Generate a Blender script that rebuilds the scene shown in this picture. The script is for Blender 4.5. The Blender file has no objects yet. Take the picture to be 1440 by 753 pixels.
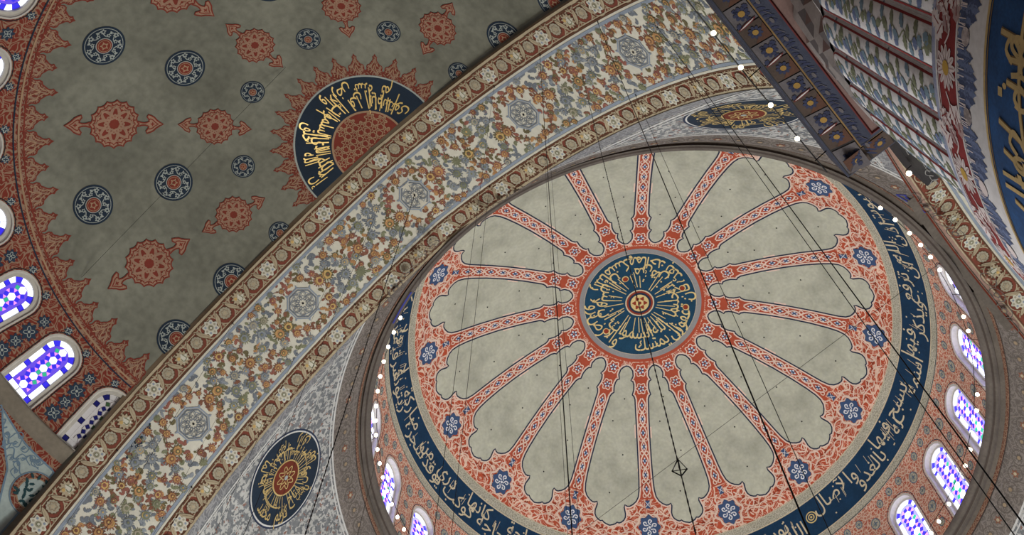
import bpy, math, random
import numpy as np
from mathutils import Matrix, Vector
from mathutils.geometry import delaunay_2d_cdt, tessellate_polygon

# ------------------------------------------------------------------ camera, world, exposure
SC = bpy.context.scene
COL = SC.collection
EYE = 1.6
PI = math.pi
CAM_POS = (-17.821, -8.6252, EYE)
cam_data = bpy.data.cameras.new('camera')
cam_data.sensor_width = 36.0
cam_data.lens = 35.294
cam_data.clip_end = 300
cam = bpy.data.objects.new('camera', cam_data)
COL.objects.link(cam)
_r, _u, _b = (0.65992, -0.75123, 0.01275), (-0.69655, -0.60536, 0.38517), (-0.28164, -0.26306, -0.92276)
cam.matrix_world = Matrix(((_r[0], _u[0], _b[0], CAM_POS[0]), (_r[1], _u[1], _b[1], CAM_POS[1]), (_r[2], _u[2], _b[2], CAM_POS[2]), (0, 0, 0, 1)))
SC.camera = cam

world = bpy.data.worlds.new('world')
SC.world = world
world.use_nodes = True
_bg = world.node_tree.nodes['Background']
_bg.inputs[0].default_value = (0.93, 0.96, 1.0, 1)
_bg.inputs[1].default_value = 0.30
SC.view_settings.view_transform = 'Standard'
SC.view_settings.look = 'None'
SC.view_settings.gamma = 1
SC.view_settings.use_curve_mapping = False
SC.view_settings.exposure = 0.0

WIN_DRUM = 2.6      # daylight behind the drum glass
WIN_SEMI = 1.15     # daylight behind the half dome glass
LAMP_W = 6200        # each hall chandelier, watts

# ------------------------------------------------------------------ materials
def lin(c):
    return tuple(((v / 255) / 12.92 if v <= 10.3 else ((v / 255 + 0.055) / 1.055) ** 2.4) for v in c)

MATS = {}
def new_mat(name):
    m = bpy.data.materials.new(name)
    m.use_nodes = True
    MATS[name] = m
    nt = m.node_tree
    return m, nt, nt.nodes['Principled BSDF']

def N(nt, typ, **kw):
    n = nt.nodes.new(typ)
    for k, v in kw.items():
        setattr(n, k, v)
    return n

def mixrgb(nt, fac, a, b, blend='MIX'):
    n = nt.nodes.new('ShaderNodeMix')
    n.data_type = 'RGBA'
    n.blend_type = blend
    for sock, v in ((n.inputs['Factor'], fac), (n.inputs['A'], a), (n.inputs['B'], b)):
        pass
    ins = [i for i in n.inputs if i.enabled]
    f_, a_, b_ = n.inputs[0], n.inputs[6], n.inputs[7]
    for sock, v in ((f_, fac), (a_, a), (b_, b)):
        if hasattr(v, 'is_output') or hasattr(v, 'links'):
            nt.links.new(v, sock)
        elif isinstance(v, tuple):
            sock.default_value = (*v[:3], 1)
        else:
            sock.default_value = v
    return n.outputs[2]

def ramp(nt, fac, p0, p1, c0=(0, 0, 0), c1=(1, 1, 1)):
    r = nt.nodes.new('ShaderNodeValToRGB')
    r.color_ramp.elements[0].position = p0
    r.color_ramp.elements[1].position = p1
    r.color_ramp.elements[0].color = (*c0, 1)
    r.color_ramp.elements[1].color = (*c1, 1)
    nt.links.new(fac, r.inputs[0])
    return r.outputs[0]

def mottle(nt, col, amount, scale, coord='Object'):
    """weathering: the paint's own blotches and grain"""
    tc = N(nt, 'ShaderNodeTexCoord')
    out = col
    for sc, am, det in ((scale, amount, 4), (scale * 9, amount * 0.7, 3)):
        no = N(nt, 'ShaderNodeTexNoise')
        no.inputs['Scale'].default_value = sc
        no.inputs['Detail'].default_value = det
        nt.links.new(tc.outputs[coord], no.inputs['Vector'])
        g = ramp(nt, no.outputs['Fac'], 0.3, 0.7, (1 - am,) * 3, (1 + am * 0.6,) * 3)
        out = mixrgb(nt, 1.0, out, g, 'MULTIPLY')
    return out

def paint(name, rgb, rough=0.85, mott=0.14, scale=1.2, metal=0.0):
    m, nt, b = new_mat(name)
    b.inputs['Roughness'].default_value = rough
    b.inputs['Metallic'].default_value = metal
    b.inputs['Specular IOR Level'].default_value = 0.25
    c = lin(rgb)
    if mott:
        nt.links.new(mottle(nt, c, mott, scale), b.inputs['Base Color'])
    else:
        b.inputs['Base Color'].default_value = (*c, 1)
    return m

def arabesque(name, ground, line, scale=6.0, thick=0.06, distort=0.35, third=None, mott=0.12, curl=1.0):
    """painted scrollwork: pale curling stems on a coloured ground, laid out in the wall's own metric coordinates"""
    m, nt, b = new_mat(name)
    b.inputs['Roughness'].default_value = 0.85
    b.inputs['Specular IOR Level'].default_value = 0.2
    uv = N(nt, 'ShaderNodeUVMap')
    no = N(nt, 'ShaderNodeTexNoise')
    no.inputs['Scale'].default_value = scale * 0.7
    no.inputs['Detail'].default_value = 1
    nt.links.new(uv.outputs[0], no.inputs['Vector'])
    sub = N(nt, 'ShaderNodeVectorMath', operation='SUBTRACT')
    nt.links.new(no.outputs['Color'], sub.inputs[0]); sub.inputs[1].default_value = (0.5, 0.5, 0.5)
    mul = N(nt, 'ShaderNodeVectorMath', operation='SCALE')
    nt.links.new(sub.outputs[0], mul.inputs[0]); mul.inputs['Scale'].default_value = distort * 4 / scale
    add = N(nt, 'ShaderNodeVectorMath', operation='ADD')
    nt.links.new(uv.outputs[0], add.inputs[0]); nt.links.new(mul.outputs[0], add.inputs[1])
    vo = N(nt, 'ShaderNodeTexVoronoi', feature='DISTANCE_TO_EDGE', voronoi_dimensions='2D')
    vo.inputs['Scale'].default_value = scale
    nt.links.new(add.outputs[0], vo.inputs['Vector'])
    f1 = ramp(nt, vo.outputs['Distance'], thick, thick * 1.7, (1, 1, 1), (0, 0, 0))
    no2 = N(nt, 'ShaderNodeTexNoise', noise_dimensions='2D')
    no2.inputs['Scale'].default_value = scale * 1.1
    no2.inputs['Detail'].default_value = 0.5
    nt.links.new(add.outputs[0], no2.inputs['Vector'])
    pp = N(nt, 'ShaderNodeMath', operation='PINGPONG')
    nt.links.new(no2.outputs['Fac'], pp.inputs[0]); pp.inputs[1].default_value = 0.09
    f2 = ramp(nt, pp.outputs[0], 0.018 * curl, 0.032 * curl, (1, 1, 1), (0, 0, 0))
    mx = N(nt, 'ShaderNodeMath', operation='MAXIMUM')
    nt.links.new(f1, mx.inputs[0]); nt.links.new(f2, mx.inputs[1])
    g = lin(ground)
    if third:
        v2 = N(nt, 'ShaderNodeTexVoronoi', voronoi_dimensions='2D')
        v2.inputs['Scale'].default_value = scale * 0.45
        nt.links.new(uv.outputs[0], v2.inputs['Vector'])
        g = mixrgb(nt, ramp(nt, v2.outputs['Distance'], 0.18, 0.24, (1, 1, 1), (0, 0, 0)), g, lin(third))
    c = mixrgb(nt, mx.outputs[0], g, lin(line))
    nt.links.new(mottle(nt, c, mott, 0.8), b.inputs['Base Color'])
    return m

def foliage_paint(name, ground, leaf, dark, accent, scale=3.5):
    """dense painted leaf clusters on a light ground"""
    m, nt, b = new_mat(name)
    b.inputs['Roughness'].default_value = 0.85
    b.inputs['Specular IOR Level'].default_value = 0.2
    uv = N(nt, 'ShaderNodeUVMap')
    no = N(nt, 'ShaderNodeTexNoise', noise_dimensions='2D')
    no.inputs['Scale'].default_value = scale * 2.4
    no.inputs['Detail'].default_value = 3
    nt.links.new(uv.outputs[0], no.inputs['Vector'])
    sub = N(nt, 'ShaderNodeVectorMath', operation='SUBTRACT')
    nt.links.new(no.outputs['Color'], sub.inputs[0]); sub.inputs[1].default_value = (0.5, 0.5, 0.5)
    mul = N(nt, 'ShaderNodeVectorMath', operation='SCALE')
    nt.links.new(sub.outputs[0], mul.inputs[0]); mul.inputs['Scale'].default_value = 1.1 / scale
    add = N(nt, 'ShaderNodeVectorMath', operation='ADD')
    nt.links.new(uv.outputs[0], add.inputs[0]); nt.links.new(mul.outputs[0], add.inputs[1])
    vo = N(nt, 'ShaderNodeTexVoronoi', voronoi_dimensions='2D')
    vo.inputs['Scale'].default_value = scale
    nt.links.new(add.outputs[0], vo.inputs['Vector'])
    c = mixrgb(nt, ramp(nt, vo.outputs['Distance'], 0.32, 0.37, (1, 1, 1), (0, 0, 0)), lin(ground), lin(leaf))
    c = mixrgb(nt, ramp(nt, no.outputs['Fac'], 0.53, 0.56), c, lin(dark))
    v2 = N(nt, 'ShaderNodeTexVoronoi', voronoi_dimensions='2D')
    v2.inputs['Scale'].default_value = scale * 0.8
    nt.links.new(add.outputs[0], v2.inputs['Vector'])
    c = mixrgb(nt, ramp(nt, v2.outputs['Distance'], 0.1, 0.13, (1, 1, 1), (0, 0, 0)), c, lin(accent))
    nt.links.new(mottle(nt, c, 0.15, 0.8), b.inputs['Base Color'])
    return m

def glow(name, rgb, strength):
    m, nt, b = new_mat(name)
    b.inputs['Base Color'].default_value = (*lin(rgb), 1)
    b.inputs['Emission Color'].default_value = (*lin(rgb), 1)
    b.inputs['Emission Strength'].default_value = strength
    b.inputs['Roughness'].default_value = 0.3
    return m

# main dome
paint('plaster_dome', (197, 202, 181), mott=0.16, scale=0.22)
_nt = MATS['plaster_dome'].node_tree
_b = _nt.nodes['Principled BSDF']
_c = _b.inputs['Base Color'].links[0].from_socket
_nt.links.new(mottle(_nt, _c, 0.13, 0.9), _b.inputs['Base Color'])
arabesque('red_dome', (186, 84, 56), (234, 204, 180), 3.1, 0.06, 0.5, curl=0.62)
arabesque('red_drum', (190, 100, 76), (226, 200, 176), 6.0, 0.085)
paint('red_plain', (180, 84, 58), mott=0.1)
paint('blush', (236, 212, 192), mott=0.08)
paint('navy_line', (42, 52, 74), mott=0.05)
paint('navy', (28, 72, 98), mott=0.15, scale=2)
paint('navy_deep', (22, 58, 88), mott=0.2, scale=1.4)
paint('steel_grey', (150, 152, 150), mott=0.1)
paint('gilt', (226, 206, 140), rough=0.5, mott=0.12, scale=2)
paint('gilt_pale', (214, 204, 172), rough=0.6, mott=0.12, scale=2)
arabesque('border_stone', (150, 150, 132), (204, 202, 182), 9.0, 0.06)
paint('floral_white', (226, 230, 232), mott=0.08)
paint('floral_blue', (64, 88, 124), mott=0.1)
paint('brick_red', (150, 62, 40), mott=0.1)
paint('maroon', (98, 42, 28), mott=0.12)
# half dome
paint('plaster_half_dim', (112, 114, 104), mott=0.26, scale=0.5)  # same plaster as the main dome, dimmer light put into its colour
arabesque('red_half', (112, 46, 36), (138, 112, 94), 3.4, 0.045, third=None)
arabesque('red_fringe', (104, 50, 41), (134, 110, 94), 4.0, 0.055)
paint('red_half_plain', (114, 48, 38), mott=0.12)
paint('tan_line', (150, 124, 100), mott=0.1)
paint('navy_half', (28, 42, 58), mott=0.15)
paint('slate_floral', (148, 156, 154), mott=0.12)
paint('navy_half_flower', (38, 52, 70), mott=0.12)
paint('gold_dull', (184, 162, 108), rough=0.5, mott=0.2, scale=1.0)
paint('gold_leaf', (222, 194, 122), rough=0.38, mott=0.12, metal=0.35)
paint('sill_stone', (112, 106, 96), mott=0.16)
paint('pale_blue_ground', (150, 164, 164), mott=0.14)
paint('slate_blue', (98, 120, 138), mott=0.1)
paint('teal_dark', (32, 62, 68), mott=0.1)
# arch
paint('arch_white', (198, 198, 187), mott=0.1, scale=0.7)
paint('arch_blue', (134, 146, 162), mott=0.12)
paint('arch_red', (118, 64, 52), mott=0.14, scale=2)
paint('arch_cream', (168, 157, 134), mott=0.14, scale=2)
paint('arch_tan', (142, 126, 104), mott=0.14, scale=2)
paint('arch_brown', (92, 66, 50), mott=0.12)
paint('petal_white', (196, 195, 183), mott=0.1, scale=3)
paint('petal_grey', (158, 154, 138), mott=0.14, scale=3)
paint('flower_orange', (172, 132, 92), mott=0.2, scale=3)
paint('flower_gold', (192, 164, 108), mott=0.15, scale=3)
paint('flower_rust', (124, 86, 70), mott=0.2, scale=3)
paint('flower_red', (140, 92, 82), mott=0.2, scale=3)
paint('leaf_blue', (134, 142, 150), mott=0.2, scale=3)
paint('leaf_slate', (110, 118, 128), mott=0.2, scale=3)
paint('leaf_green', (122, 126, 102), mott=0.2, scale=3)
paint('leaf_dark', (104, 98, 72), mott=0.2, scale=3)
# pendentive and rim
foliage_paint('foliage_grey', (170, 172, 171), (116, 120, 124), (106, 110, 114), (126, 94, 84), 3.3)
arabesque('band_grey', (100, 94, 90), (122, 116, 111), 4.0, 0.06)
arabesque('band_grey_blue', (108, 110, 115), (138, 140, 143), 3.4, 0.06)
paint('cornice_grey', (96, 90, 85), mott=0.2)
paint('cornice_dark', (70, 62, 58), mott=0.2)
arabesque('cornice_red', (110, 68, 56), (148, 122, 104), 7.0, 0.07)
paint('line_white', (190, 192, 192), mott=0.1)
paint('band_rose', (150, 124, 114), mott=0.2)
paint('rose_tan', (146, 116, 98), mott=0.12)
paint('blue_paint', (58, 64, 140), mott=0.1)
# pier
paint('pier_white', (190, 190, 196), mott=0.14, scale=2)
paint('pier_red', (118, 34, 38), mott=0.16, scale=3)
paint('pier_rose', (150, 128, 132), mott=0.15, scale=3)
paint('pier_blue_leaf', (90, 104, 140), mott=0.2, scale=5)
paint('pier_leaf_dark', (62, 74, 108), mott=0.2, scale=5)
paint('pier_green_leaf', (106, 112, 92), mott=0.2, scale=5)
paint('pier_navy', (24, 66, 116), mott=0.3, scale=4)
paint('pier_gold', (172, 150, 104), rough=0.5, mott=0.2, scale=4)
paint('pier_gold_dark', (110, 88, 56), rough=0.6, mott=0.15)
paint('pier_lilac', (146, 154, 184), mott=0.25, scale=5)
paint('daisy_white', (196, 186, 190), mott=0.1)
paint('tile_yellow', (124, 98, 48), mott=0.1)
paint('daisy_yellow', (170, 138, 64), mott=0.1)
paint('tile_brown', (68, 44, 34), mott=0.2, scale=3)  # slab tile colours are darkened to carry the shade under the slab
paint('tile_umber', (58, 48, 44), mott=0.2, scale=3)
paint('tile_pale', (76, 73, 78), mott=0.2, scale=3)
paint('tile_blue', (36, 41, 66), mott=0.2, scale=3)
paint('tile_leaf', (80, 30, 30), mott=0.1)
paint('slab_blue', (44, 48, 64), mott=0.25, scale=4)
paint('slab_dark', (34, 33, 36), mott=0.25, scale=3)  # near black holds the shadow on the slab's far section; also the tile bed
paint('slab_dark_line', (110, 110, 112), mott=0.15)
paint('facet_light', (164, 160, 162), mott=0.15, scale=3)
paint('facet_rose', (112, 92, 90), mott=0.15, scale=3)
paint('facet_shade', (104, 100, 104), mott=0.15, scale=3)
# fittings
paint('cable_black', (16, 16, 18), rough=0.5, mott=0)
paint('metal_black', (22, 22, 24), rough=0.45, mott=0, metal=0.3)
paint('brass', (120, 100, 60), rough=0.4, mott=0, metal=0.7)
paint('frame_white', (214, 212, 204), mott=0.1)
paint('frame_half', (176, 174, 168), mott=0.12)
paint('lead_black', (30, 30, 34), mott=0)
paint('carpet', (128, 112, 102), mott=0.2)
paint('shutter_cream', (226, 220, 200), mott=0.05)
glow('bulb', (255, 240, 205), 9.0)
for _k, _s in (('drum', WIN_DRUM), ('half', WIN_SEMI)):
    glow('glass_white_' + _k, (236, 242, 255), _s)
    glow('glass_blue_' + _k, (44, 36, 200), _s * 0.75)
    glow('glass_violet_' + _k, (84, 62, 190) if _k == 'half' else (128, 128, 236), _s * 0.8)
    glow('glass_rose_' + _k, (214, 130, 204), _s * 0.85)
    glow('glass_green_' + _k, (40, 160, 120), _s * 0.7)
    glow('glass_amber_' + _k, (245, 200, 110), _s * 0.8)
    glow('glass_sky_' + _k, (150, 205, 245), _s * 0.8)
paint('glass_dim', (196, 196, 200), rough=0.3, mott=0.05)
paint('glass_dim_blue', (26, 30, 100), rough=0.3, mott=0.05)
paint('glass_dim_green', (60, 90, 60), rough=0.3, mott=0.05)

# ------------------------------------------------------------------ object helpers
def tag(o, label=None, cat=None, group=None, kind=None):
    for k, v in (('label', label), ('category', cat), ('group', group), ('kind', kind)):
        if v:
            o[k] = v
    return o

def link(name, me, parent=None):
    o = bpy.data.objects.new(name, me)
    COL.objects.link(o)
    if parent is not None:
        o.parent = parent
    return o

def mesh_from(name, V, F, mats, midx=None, uv=None, smooth=True):
    me = bpy.data.meshes.new(name)
    V = np.asarray(V, dtype=np.float32)
    me.from_pydata(V.tolist(), [], F)
    for m in mats:
        me.materials.append(MATS[m])
    if midx is not None and len(mats) > 1:
        me.polygons.foreach_set('material_index', np.asarray(midx, dtype=np.int32))
    if smooth:
        me.polygons.foreach_set('use_smooth', np.ones(len(me.polygons), dtype=bool))
    if uv is not None:
        lay = me.uv_layers.new(name='UVMap')
        vi = np.zeros(len(me.loops), dtype=np.int32)
        me.loops.foreach_get('vertex_index', vi)
        lay.data.foreach_set('uv', np.asarray(uv, dtype=np.float32)[vi].ravel())
    me.update()
    return me

def copy_part(o, parent, matrix=None):
    c = o.copy()
    COL.objects.link(c)
    c.parent = parent
    if matrix is not None:
        c.matrix_basis = matrix
    return c

def rot_about(cx, cy, ang):
    return Matrix.Translation((cx, cy, 0)) @ Matrix.Rotation(ang, 4, 'Z') @ Matrix.Translation((-cx, -cy, 0))

# ------------------------------------------------------------------ curved surfaces (metric coordinates u, v -> space)
class Rev:
    """surface of revolution; v runs along the profile, u is the angle; the normal points to the viewer's side"""
    def __init__(self, cx, cy, prof):
        p = np.array(prof, dtype=float)
        self.cx, self.cy = cx, cy
        self.r, self.z = p[:, 0], p[:, 1] + EYE
        d = np.diff(np.c_[self.r, self.z], axis=0)
        self.s = np.r_[0, np.cumsum(np.hypot(d[:, 0], d[:, 1]))]
        t = np.gradient(np.c_[self.r, self.z], self.s, axis=0)
        t /= np.linalg.norm(t, axis=1)[:, None]
        self.nr, self.nz = t[:, 1], -t[:, 0]
    def pos(self, th, s, off=0.0):
        th, s = np.asarray(th, float), np.asarray(s, float)
        r = np.interp(s, self.s, self.r) + off * np.interp(s, self.s, self.nr)
        z = np.interp(s, self.s, self.z) + off * np.interp(s, self.s, self.nz)
        return np.stack([self.cx + r * np.cos(th), self.cy + r * np.sin(th), z], -1)
    def s_r(self, r):
        k = int(np.argmax(self.r)) + 1
        return np.interp(r, self.r[:k], self.s[:k])
    def s_z(self, z):
        if self.z[0] < self.z[-1]:
            return np.interp(np.asarray(z) + EYE, self.z, self.s)
        return np.interp(-(np.asarray(z) + EYE), -self.z, self.s)
    def local(self, th0, s0, up=1.0, along=1.0, fixed_r=None):
        """map of a flat motif: x sideways (along = +1 follows the angle), y up the profile (up = -1: y grows with s)"""
        def f(x, y, off):
            s = s0 - up * y
            r = np.interp(s, self.s, self.r) if fixed_r is None else fixed_r
            return self.pos(th0 + along * x / r, s, off)
        return f

class Arch:
    """pointed vault soffit between two parallel planes: u is the length from the crown, v the depth coordinate"""
    def __init__(self, c0, swap):
        self.ra, self.tc, self.hc, self.c0, self.swap = 12.849, 2.135, 16.894, c0, swap
        self.crown = math.acos(self.tc / self.ra)
        self.Lmax = self.ra * self.crown
    def st(self, L, off=0.0):
        L = np.asarray(L, float)
        sg = np.where(L < 0, -1.0, 1.0)
        an = self.crown - np.abs(L) / self.ra
        below = np.minimum(an, 0) * self.ra
        an = np.maximum(an, 0)
        ra = self.ra - off
        s = sg * (np.cos(an) * ra - self.tc) + self.c0
        z = self.hc + np.sin(an) * ra + below + EYE
        return s, z
    def pos(self, L, d, off=0.0):
        s, z = self.st(L, off)
        d = np.asarray(d, float) + 0 * s
        return np.stack([s, d, z], -1) if self.swap else np.stack([d, s, z], -1)
    def L_of_s(self, s):
        a = np.arccos(np.clip((np.abs(s - self.c0) + self.tc) / self.ra, -1, 1))
        return np.sign(s - self.c0) * self.ra * (self.crown - a)
    def local(self, L0, d0):
        return lambda x, y, off: self.pos(L0 + x, d0 + y, off)

# ------------------------------------------------------------------ flat motif painter
def cs(n, R=1.0, ph=0.0, sy=1.0):
    a = np.linspace(0, 2 * PI, n, endpoint=False) + ph
    return np.c_[R * np.cos(a), R * sy * np.sin(a)]

def polar(f, n=48, ph=0.0):
    a = np.linspace(0, 2 * PI, n, endpoint=False)
    r = f(a)
    return np.c_[r * np.cos(a + ph), r * np.sin(a + ph)]

def catmull(P, closed=False, k=4):
    P = np.asarray(P, float)
    n = len(P)
    out = []
    for i in range(n if closed else n - 1):
        p0 = P[(i - 1) % n] if closed or i > 0 else P[i]
        p1, p2 = P[i], P[(i + 1) % n]
        p3 = P[(i + 2) % n] if closed or i + 2 < n else p2
        for j in range(k):
            t = j / k
            out.append(0.5 * (2 * p1 + (p2 - p0) * t + (2 * p0 - 5 * p1 + 4 * p2 - p3) * t * t + (3 * p1 - p0 - 3 * p2 + p3) * t ** 3))
    if not closed:
        out.append(P[-1])
    return np.array(out)

LAYER = 0.006
class Deco:
    def __init__(self):
        self.v, self.f, self.mi, self.mats, self.n = [], [], [], [], 0
        self.T = (0.0, 0.0, 0.0, 1.0, 1.0)
    def at(self, x=0.0, y=0.0, rot=0.0, sx=1.0, sy=None):
        self.T = (x, y, rot, sx, sx if sy is None else sy)
        return self
    def _tf(self, P):
        x, y, r, sx, sy = self.T
        P = np.asarray(P, float)
        X, Y = P[:, 0] * sx, P[:, 1] * sy
        c, s = math.cos(r), math.sin(r)
        return np.c_[x + X * c - Y * s, y + X * s + Y * c]
    def _mat(self, m):
        if m not in self.mats:
            self.mats.append(m)
        return self.mats.index(m)
    def raw(self, P, F, m, lay, tf=True):
        P = self._tf(P) if tf else np.asarray(P, float)
        b = self.n
        self.v.append(np.c_[P, np.full(len(P), lay * LAYER)])
        self.n += len(P)
        k = self._mat(m)
        for f in F:
            self.f.append(tuple(i + b for i in f))
            self.mi.append(k)
    def star(self, P, m, lay=1):
        """polygon that its centroid sees whole"""
        P = np.asarray(P, float)
        n = len(P)
        self.raw(np.vstack([P, P.mean(0)]), [(i, (i + 1) % n, n) for i in range(n)], m, lay)
    def poly(self, P, m, lay=1):
        P = np.asarray(P, float)
        tri = tessellate_polygon([[Vector((x, y, 0)) for x, y in P]])
        self.raw(P, [tuple(t) for t in tri], m, lay)
    def ring(self, A, B, m, lay=1):
        n = len(A)
        self.raw(np.vstack([A, B]), [(i, (i + 1) % n, n + (i + 1) % n, n + i) for i in range(n)], m, lay)
    def disc(self, R, m, lay=1, n=40, r0=0.0):
        if r0 > 0:
            self.ring(cs(n, r0), cs(n, R), m, lay)
        elif R > 0.6:
            k = max(2, int(R / 0.35))
            self.star(cs(n, R / k), m, lay)
            for i in range(1, k):
                self.ring(cs(n, R * i / k), cs(n, R * (i + 1) / k), m, lay)
        else:
            self.star(cs(n, R), m, lay)
    def stroke(self, P, w, m, lay=1, closed=False, taper=0.0):
        P = np.asarray(P, float)
        n = len(P)
        if closed:
            t = np.roll(P, -1, 0) - np.roll(P, 1, 0)
        else:
            t = np.gradient(P, axis=0)
        t /= np.linalg.norm(t, axis=1)[:, None] + 1e-9
        q = np.c_[-t[:, 1], t[:, 0]]
        ww = np.full(n, w / 2)
        if taper:
            k = np.linspace(0, 1, n)
            ww = w / 2 * (1 - taper * np.abs(2 * k - 1) ** 2)
        A, B = P + q * ww[:, None], P - q * ww[:, None]
        V = np.vstack([A, B])
        F = [(i, (i + 1) % n, n + (i + 1) % n, n + i) for i in range(n if closed else n - 1)]
        self.raw(V, F, m, lay)
    def grid_fill(self, loop, step, m, lay=1, holes=()):
        V, F = cdt_fill(loop, step, holes)
        self.raw(V, F, m, lay)
    def build(self, name, fmap, parent=None, label=None, kind=None):
        V = np.vstack(self.v)
        P = fmap(V[:, 0], V[:, 1], V[:, 2])
        me = mesh_from(name, P, self.f, self.mats, self.mi, V[:, :2], smooth=False)
        o = link(name, me, parent)
        return tag(o, label=label, kind=kind)

def inside(poly, P):
    poly, P = np.asarray(poly), np.asarray(P)
    x, y = P[:, 0], P[:, 1]
    r = np.zeros(len(P), bool)
    j = len(poly) - 1
    for i in range(len(poly)):
        xi, yi, xj, yj = *poly[i], *poly[j]
        c = ((yi > y) != (yj > y)) & (x < (xj - xi) * (y - yi) / (yj - yi + 1e-12) + xi)
        r ^= c
        j = i
    return r

def cdt_fill(loop, step, holes=()):
    loop = np.asarray(loop, float)
    lo, hi = loop.min(0), loop.max(0)
    gx = np.arange(lo[0] + step * 0.43, hi[0], step)
    gy = np.arange(lo[1] + step * 0.41, hi[1], step)
    G = np.array([(x, y) for x in gx for y in gy]).reshape(-1, 2)
    G = G[inside(loop, G)]
    for h in holes:
        G = G[~inside(h, G)]
    P = [loop]
    E = []
    n = 0
    for L in (loop, *holes):
        if n:
            P.append(np.asarray(L, float))
        E += [(n + i, n + (i + 1) % len(L)) for i in range(len(L))]
        n += len(L)
    P.append(G)
    P = np.vstack(P)
    v, e, f, *_ = delaunay_2d_cdt([Vector(p) for p in P], E, [], 0, 1e-7)
    v = np.array([(a.x, a.y) for a in v])
    C = np.array([v[list(t)].mean(0) for t in f])
    ok = inside(loop, C)
    for h in holes:
        ok &= ~inside(h, C)
    return v, [tuple(t) for t, k in zip(f, ok) if k]

def sheet(name, surf, u0, u1, v0, v1, nu, nv, mat, parent=None, off=0.0, uscale=1.0):
    U, Vv = np.meshgrid(np.linspace(u0, u1, nu + 1), np.linspace(v0, v1, nv + 1), indexing='ij')
    P = surf.pos(U.ravel(), Vv.ravel(), off)
    F = [(i * (nv + 1) + j, (i + 1) * (nv + 1) + j, (i + 1) * (nv + 1) + j + 1, i * (nv + 1) + j + 1) for i in range(nu) for j in range(nv)]
    me = mesh_from(name, P, F, [mat], None, np.c_[U.ravel() * uscale, Vv.ravel()])
    return link(name, me, parent)

# ------------------------------------------------------------------ Arabic lettering
AR = {}
for _ch, _cp, _n in (('ء', 0xFE80, 1), ('آ', 0xFE81, 2), ('أ', 0xFE83, 2), ('ؤ', 0xFE85, 2), ('إ', 0xFE87, 2), ('ئ', 0xFE89, 4), ('ا', 0xFE8D, 2), ('ب', 0xFE8F, 4), ('ة', 0xFE93, 2),
                     ('ت', 0xFE95, 4), ('ث', 0xFE99, 4), ('ج', 0xFE9D, 4), ('ح', 0xFEA1, 4), ('خ', 0xFEA5, 4), ('د', 0xFEA9, 2), ('ذ', 0xFEAB, 2), ('ر', 0xFEAD, 2), ('ز', 0xFEAF, 2), ('س', 0xFEB1, 4),
                     ('ش', 0xFEB5, 4), ('ص', 0xFEB9, 4), ('ض', 0xFEBD, 4), ('ط', 0xFEC1, 4), ('ظ', 0xFEC5, 4), ('ع', 0xFEC9, 4), ('غ', 0xFECD, 4), ('ف', 0xFED1, 4), ('ق', 0xFED5, 4), ('ك', 0xFED9, 4),
                     ('ل', 0xFEDD, 4), ('م', 0xFEE1, 4), ('ن', 0xFEE5, 4), ('ه', 0xFEE9, 4), ('و', 0xFEED, 2), ('ى', 0xFEEF, 2), ('ي', 0xFEF1, 4)):
    AR[_ch] = (_cp, _n)
LAM = {'آ': 0xFEF5, 'أ': 0xFEF7, 'إ': 0xFEF9, 'ا': 0xFEFB}

def shape_word(w):
    out = []
    i = 0
    prev_joins = False
    while i < len(w):
        c = w[i]
        if c == 'ل' and i + 1 < len(w) and w[i + 1] in LAM:
            out.append(chr(LAM[w[i + 1]] + (1 if prev_joins else 0)))
            prev_joins = False
            i += 2
            continue
        cp, n = AR[c]
        nxt = i + 1 < len(w) and AR[w[i + 1]][1] > 1 and n == 4
        if n == 1:
            out.append(chr(cp)); prev_joins = False
        elif prev_joins and nxt:
            out.append(chr(cp + 3)); prev_joins = True
        elif prev_joins:
            out.append(chr(cp + 1)); prev_joins = False
        elif nxt:
            out.append(chr(cp + 2)); prev_joins = True
        else:
            out.append(chr(cp)); prev_joins = False
        i += 1
    return ''.join(reversed(out))

_words = {}
def word_mesh(w):
    if w not in _words:
        c = bpy.data.curves.new('lettering', 'FONT')
        c.body = shape_word(w)
        c.resolution_u = 2
        c.offset = 0.003
        o = bpy.data.objects.new('lettering', c)
        COL.objects.link(o)
        dg = bpy.context.evaluated_depsgraph_get()
        me = bpy.data.meshes.new_from_object(o.evaluated_get(dg))
        V = np.zeros(len(me.vertices) * 3); me.vertices.foreach_get('co', V)
        V = V.reshape(-1, 3)[:, :2]
        F = [tuple(p.vertices) for p in me.polygons]
        bpy.data.objects.remove(o); bpy.data.curves.remove(c); bpy.data.meshes.remove(me)
        _words[w] = (V, F)
    return _words[w]

# ------------------------------------------------------------------ the shells
DOME_SR, DOME_AL, DOME_AP = 10.976, 0.81477, 41.655
DOME_ZC = DOME_AP - DOME_AL * DOME_SR
_a = np.linspace(0, PI / 2, 160)
DOME = Rev(0, 0, np.vstack([np.c_[DOME_SR * np.sin(_a), DOME_ZC + DOME_AL * DOME_SR * np.cos(_a)], [(DOME_SR, z) for z in np.linspace(DOME_ZC - 0.15, 29.95, 12)]]))
SN, ST_, S_RS, S_AL, S_ZC = -14.610, 0.371, 12.323, 1.4775, 11.141
_rr = np.linspace(0, 11.7, 240)
SEMI = Rev(SN, ST_, np.c_[_rr, S_ZC + S_AL * np.sqrt(S_RS ** 2 - _rr ** 2)])
ARCH = Arch(0.4635, False)
ARCH2 = Arch(0.0, True)
D1, D2, D3, D4 = -14.495, -13.708, -11.492, -10.808
D4B = -11.051

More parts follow.
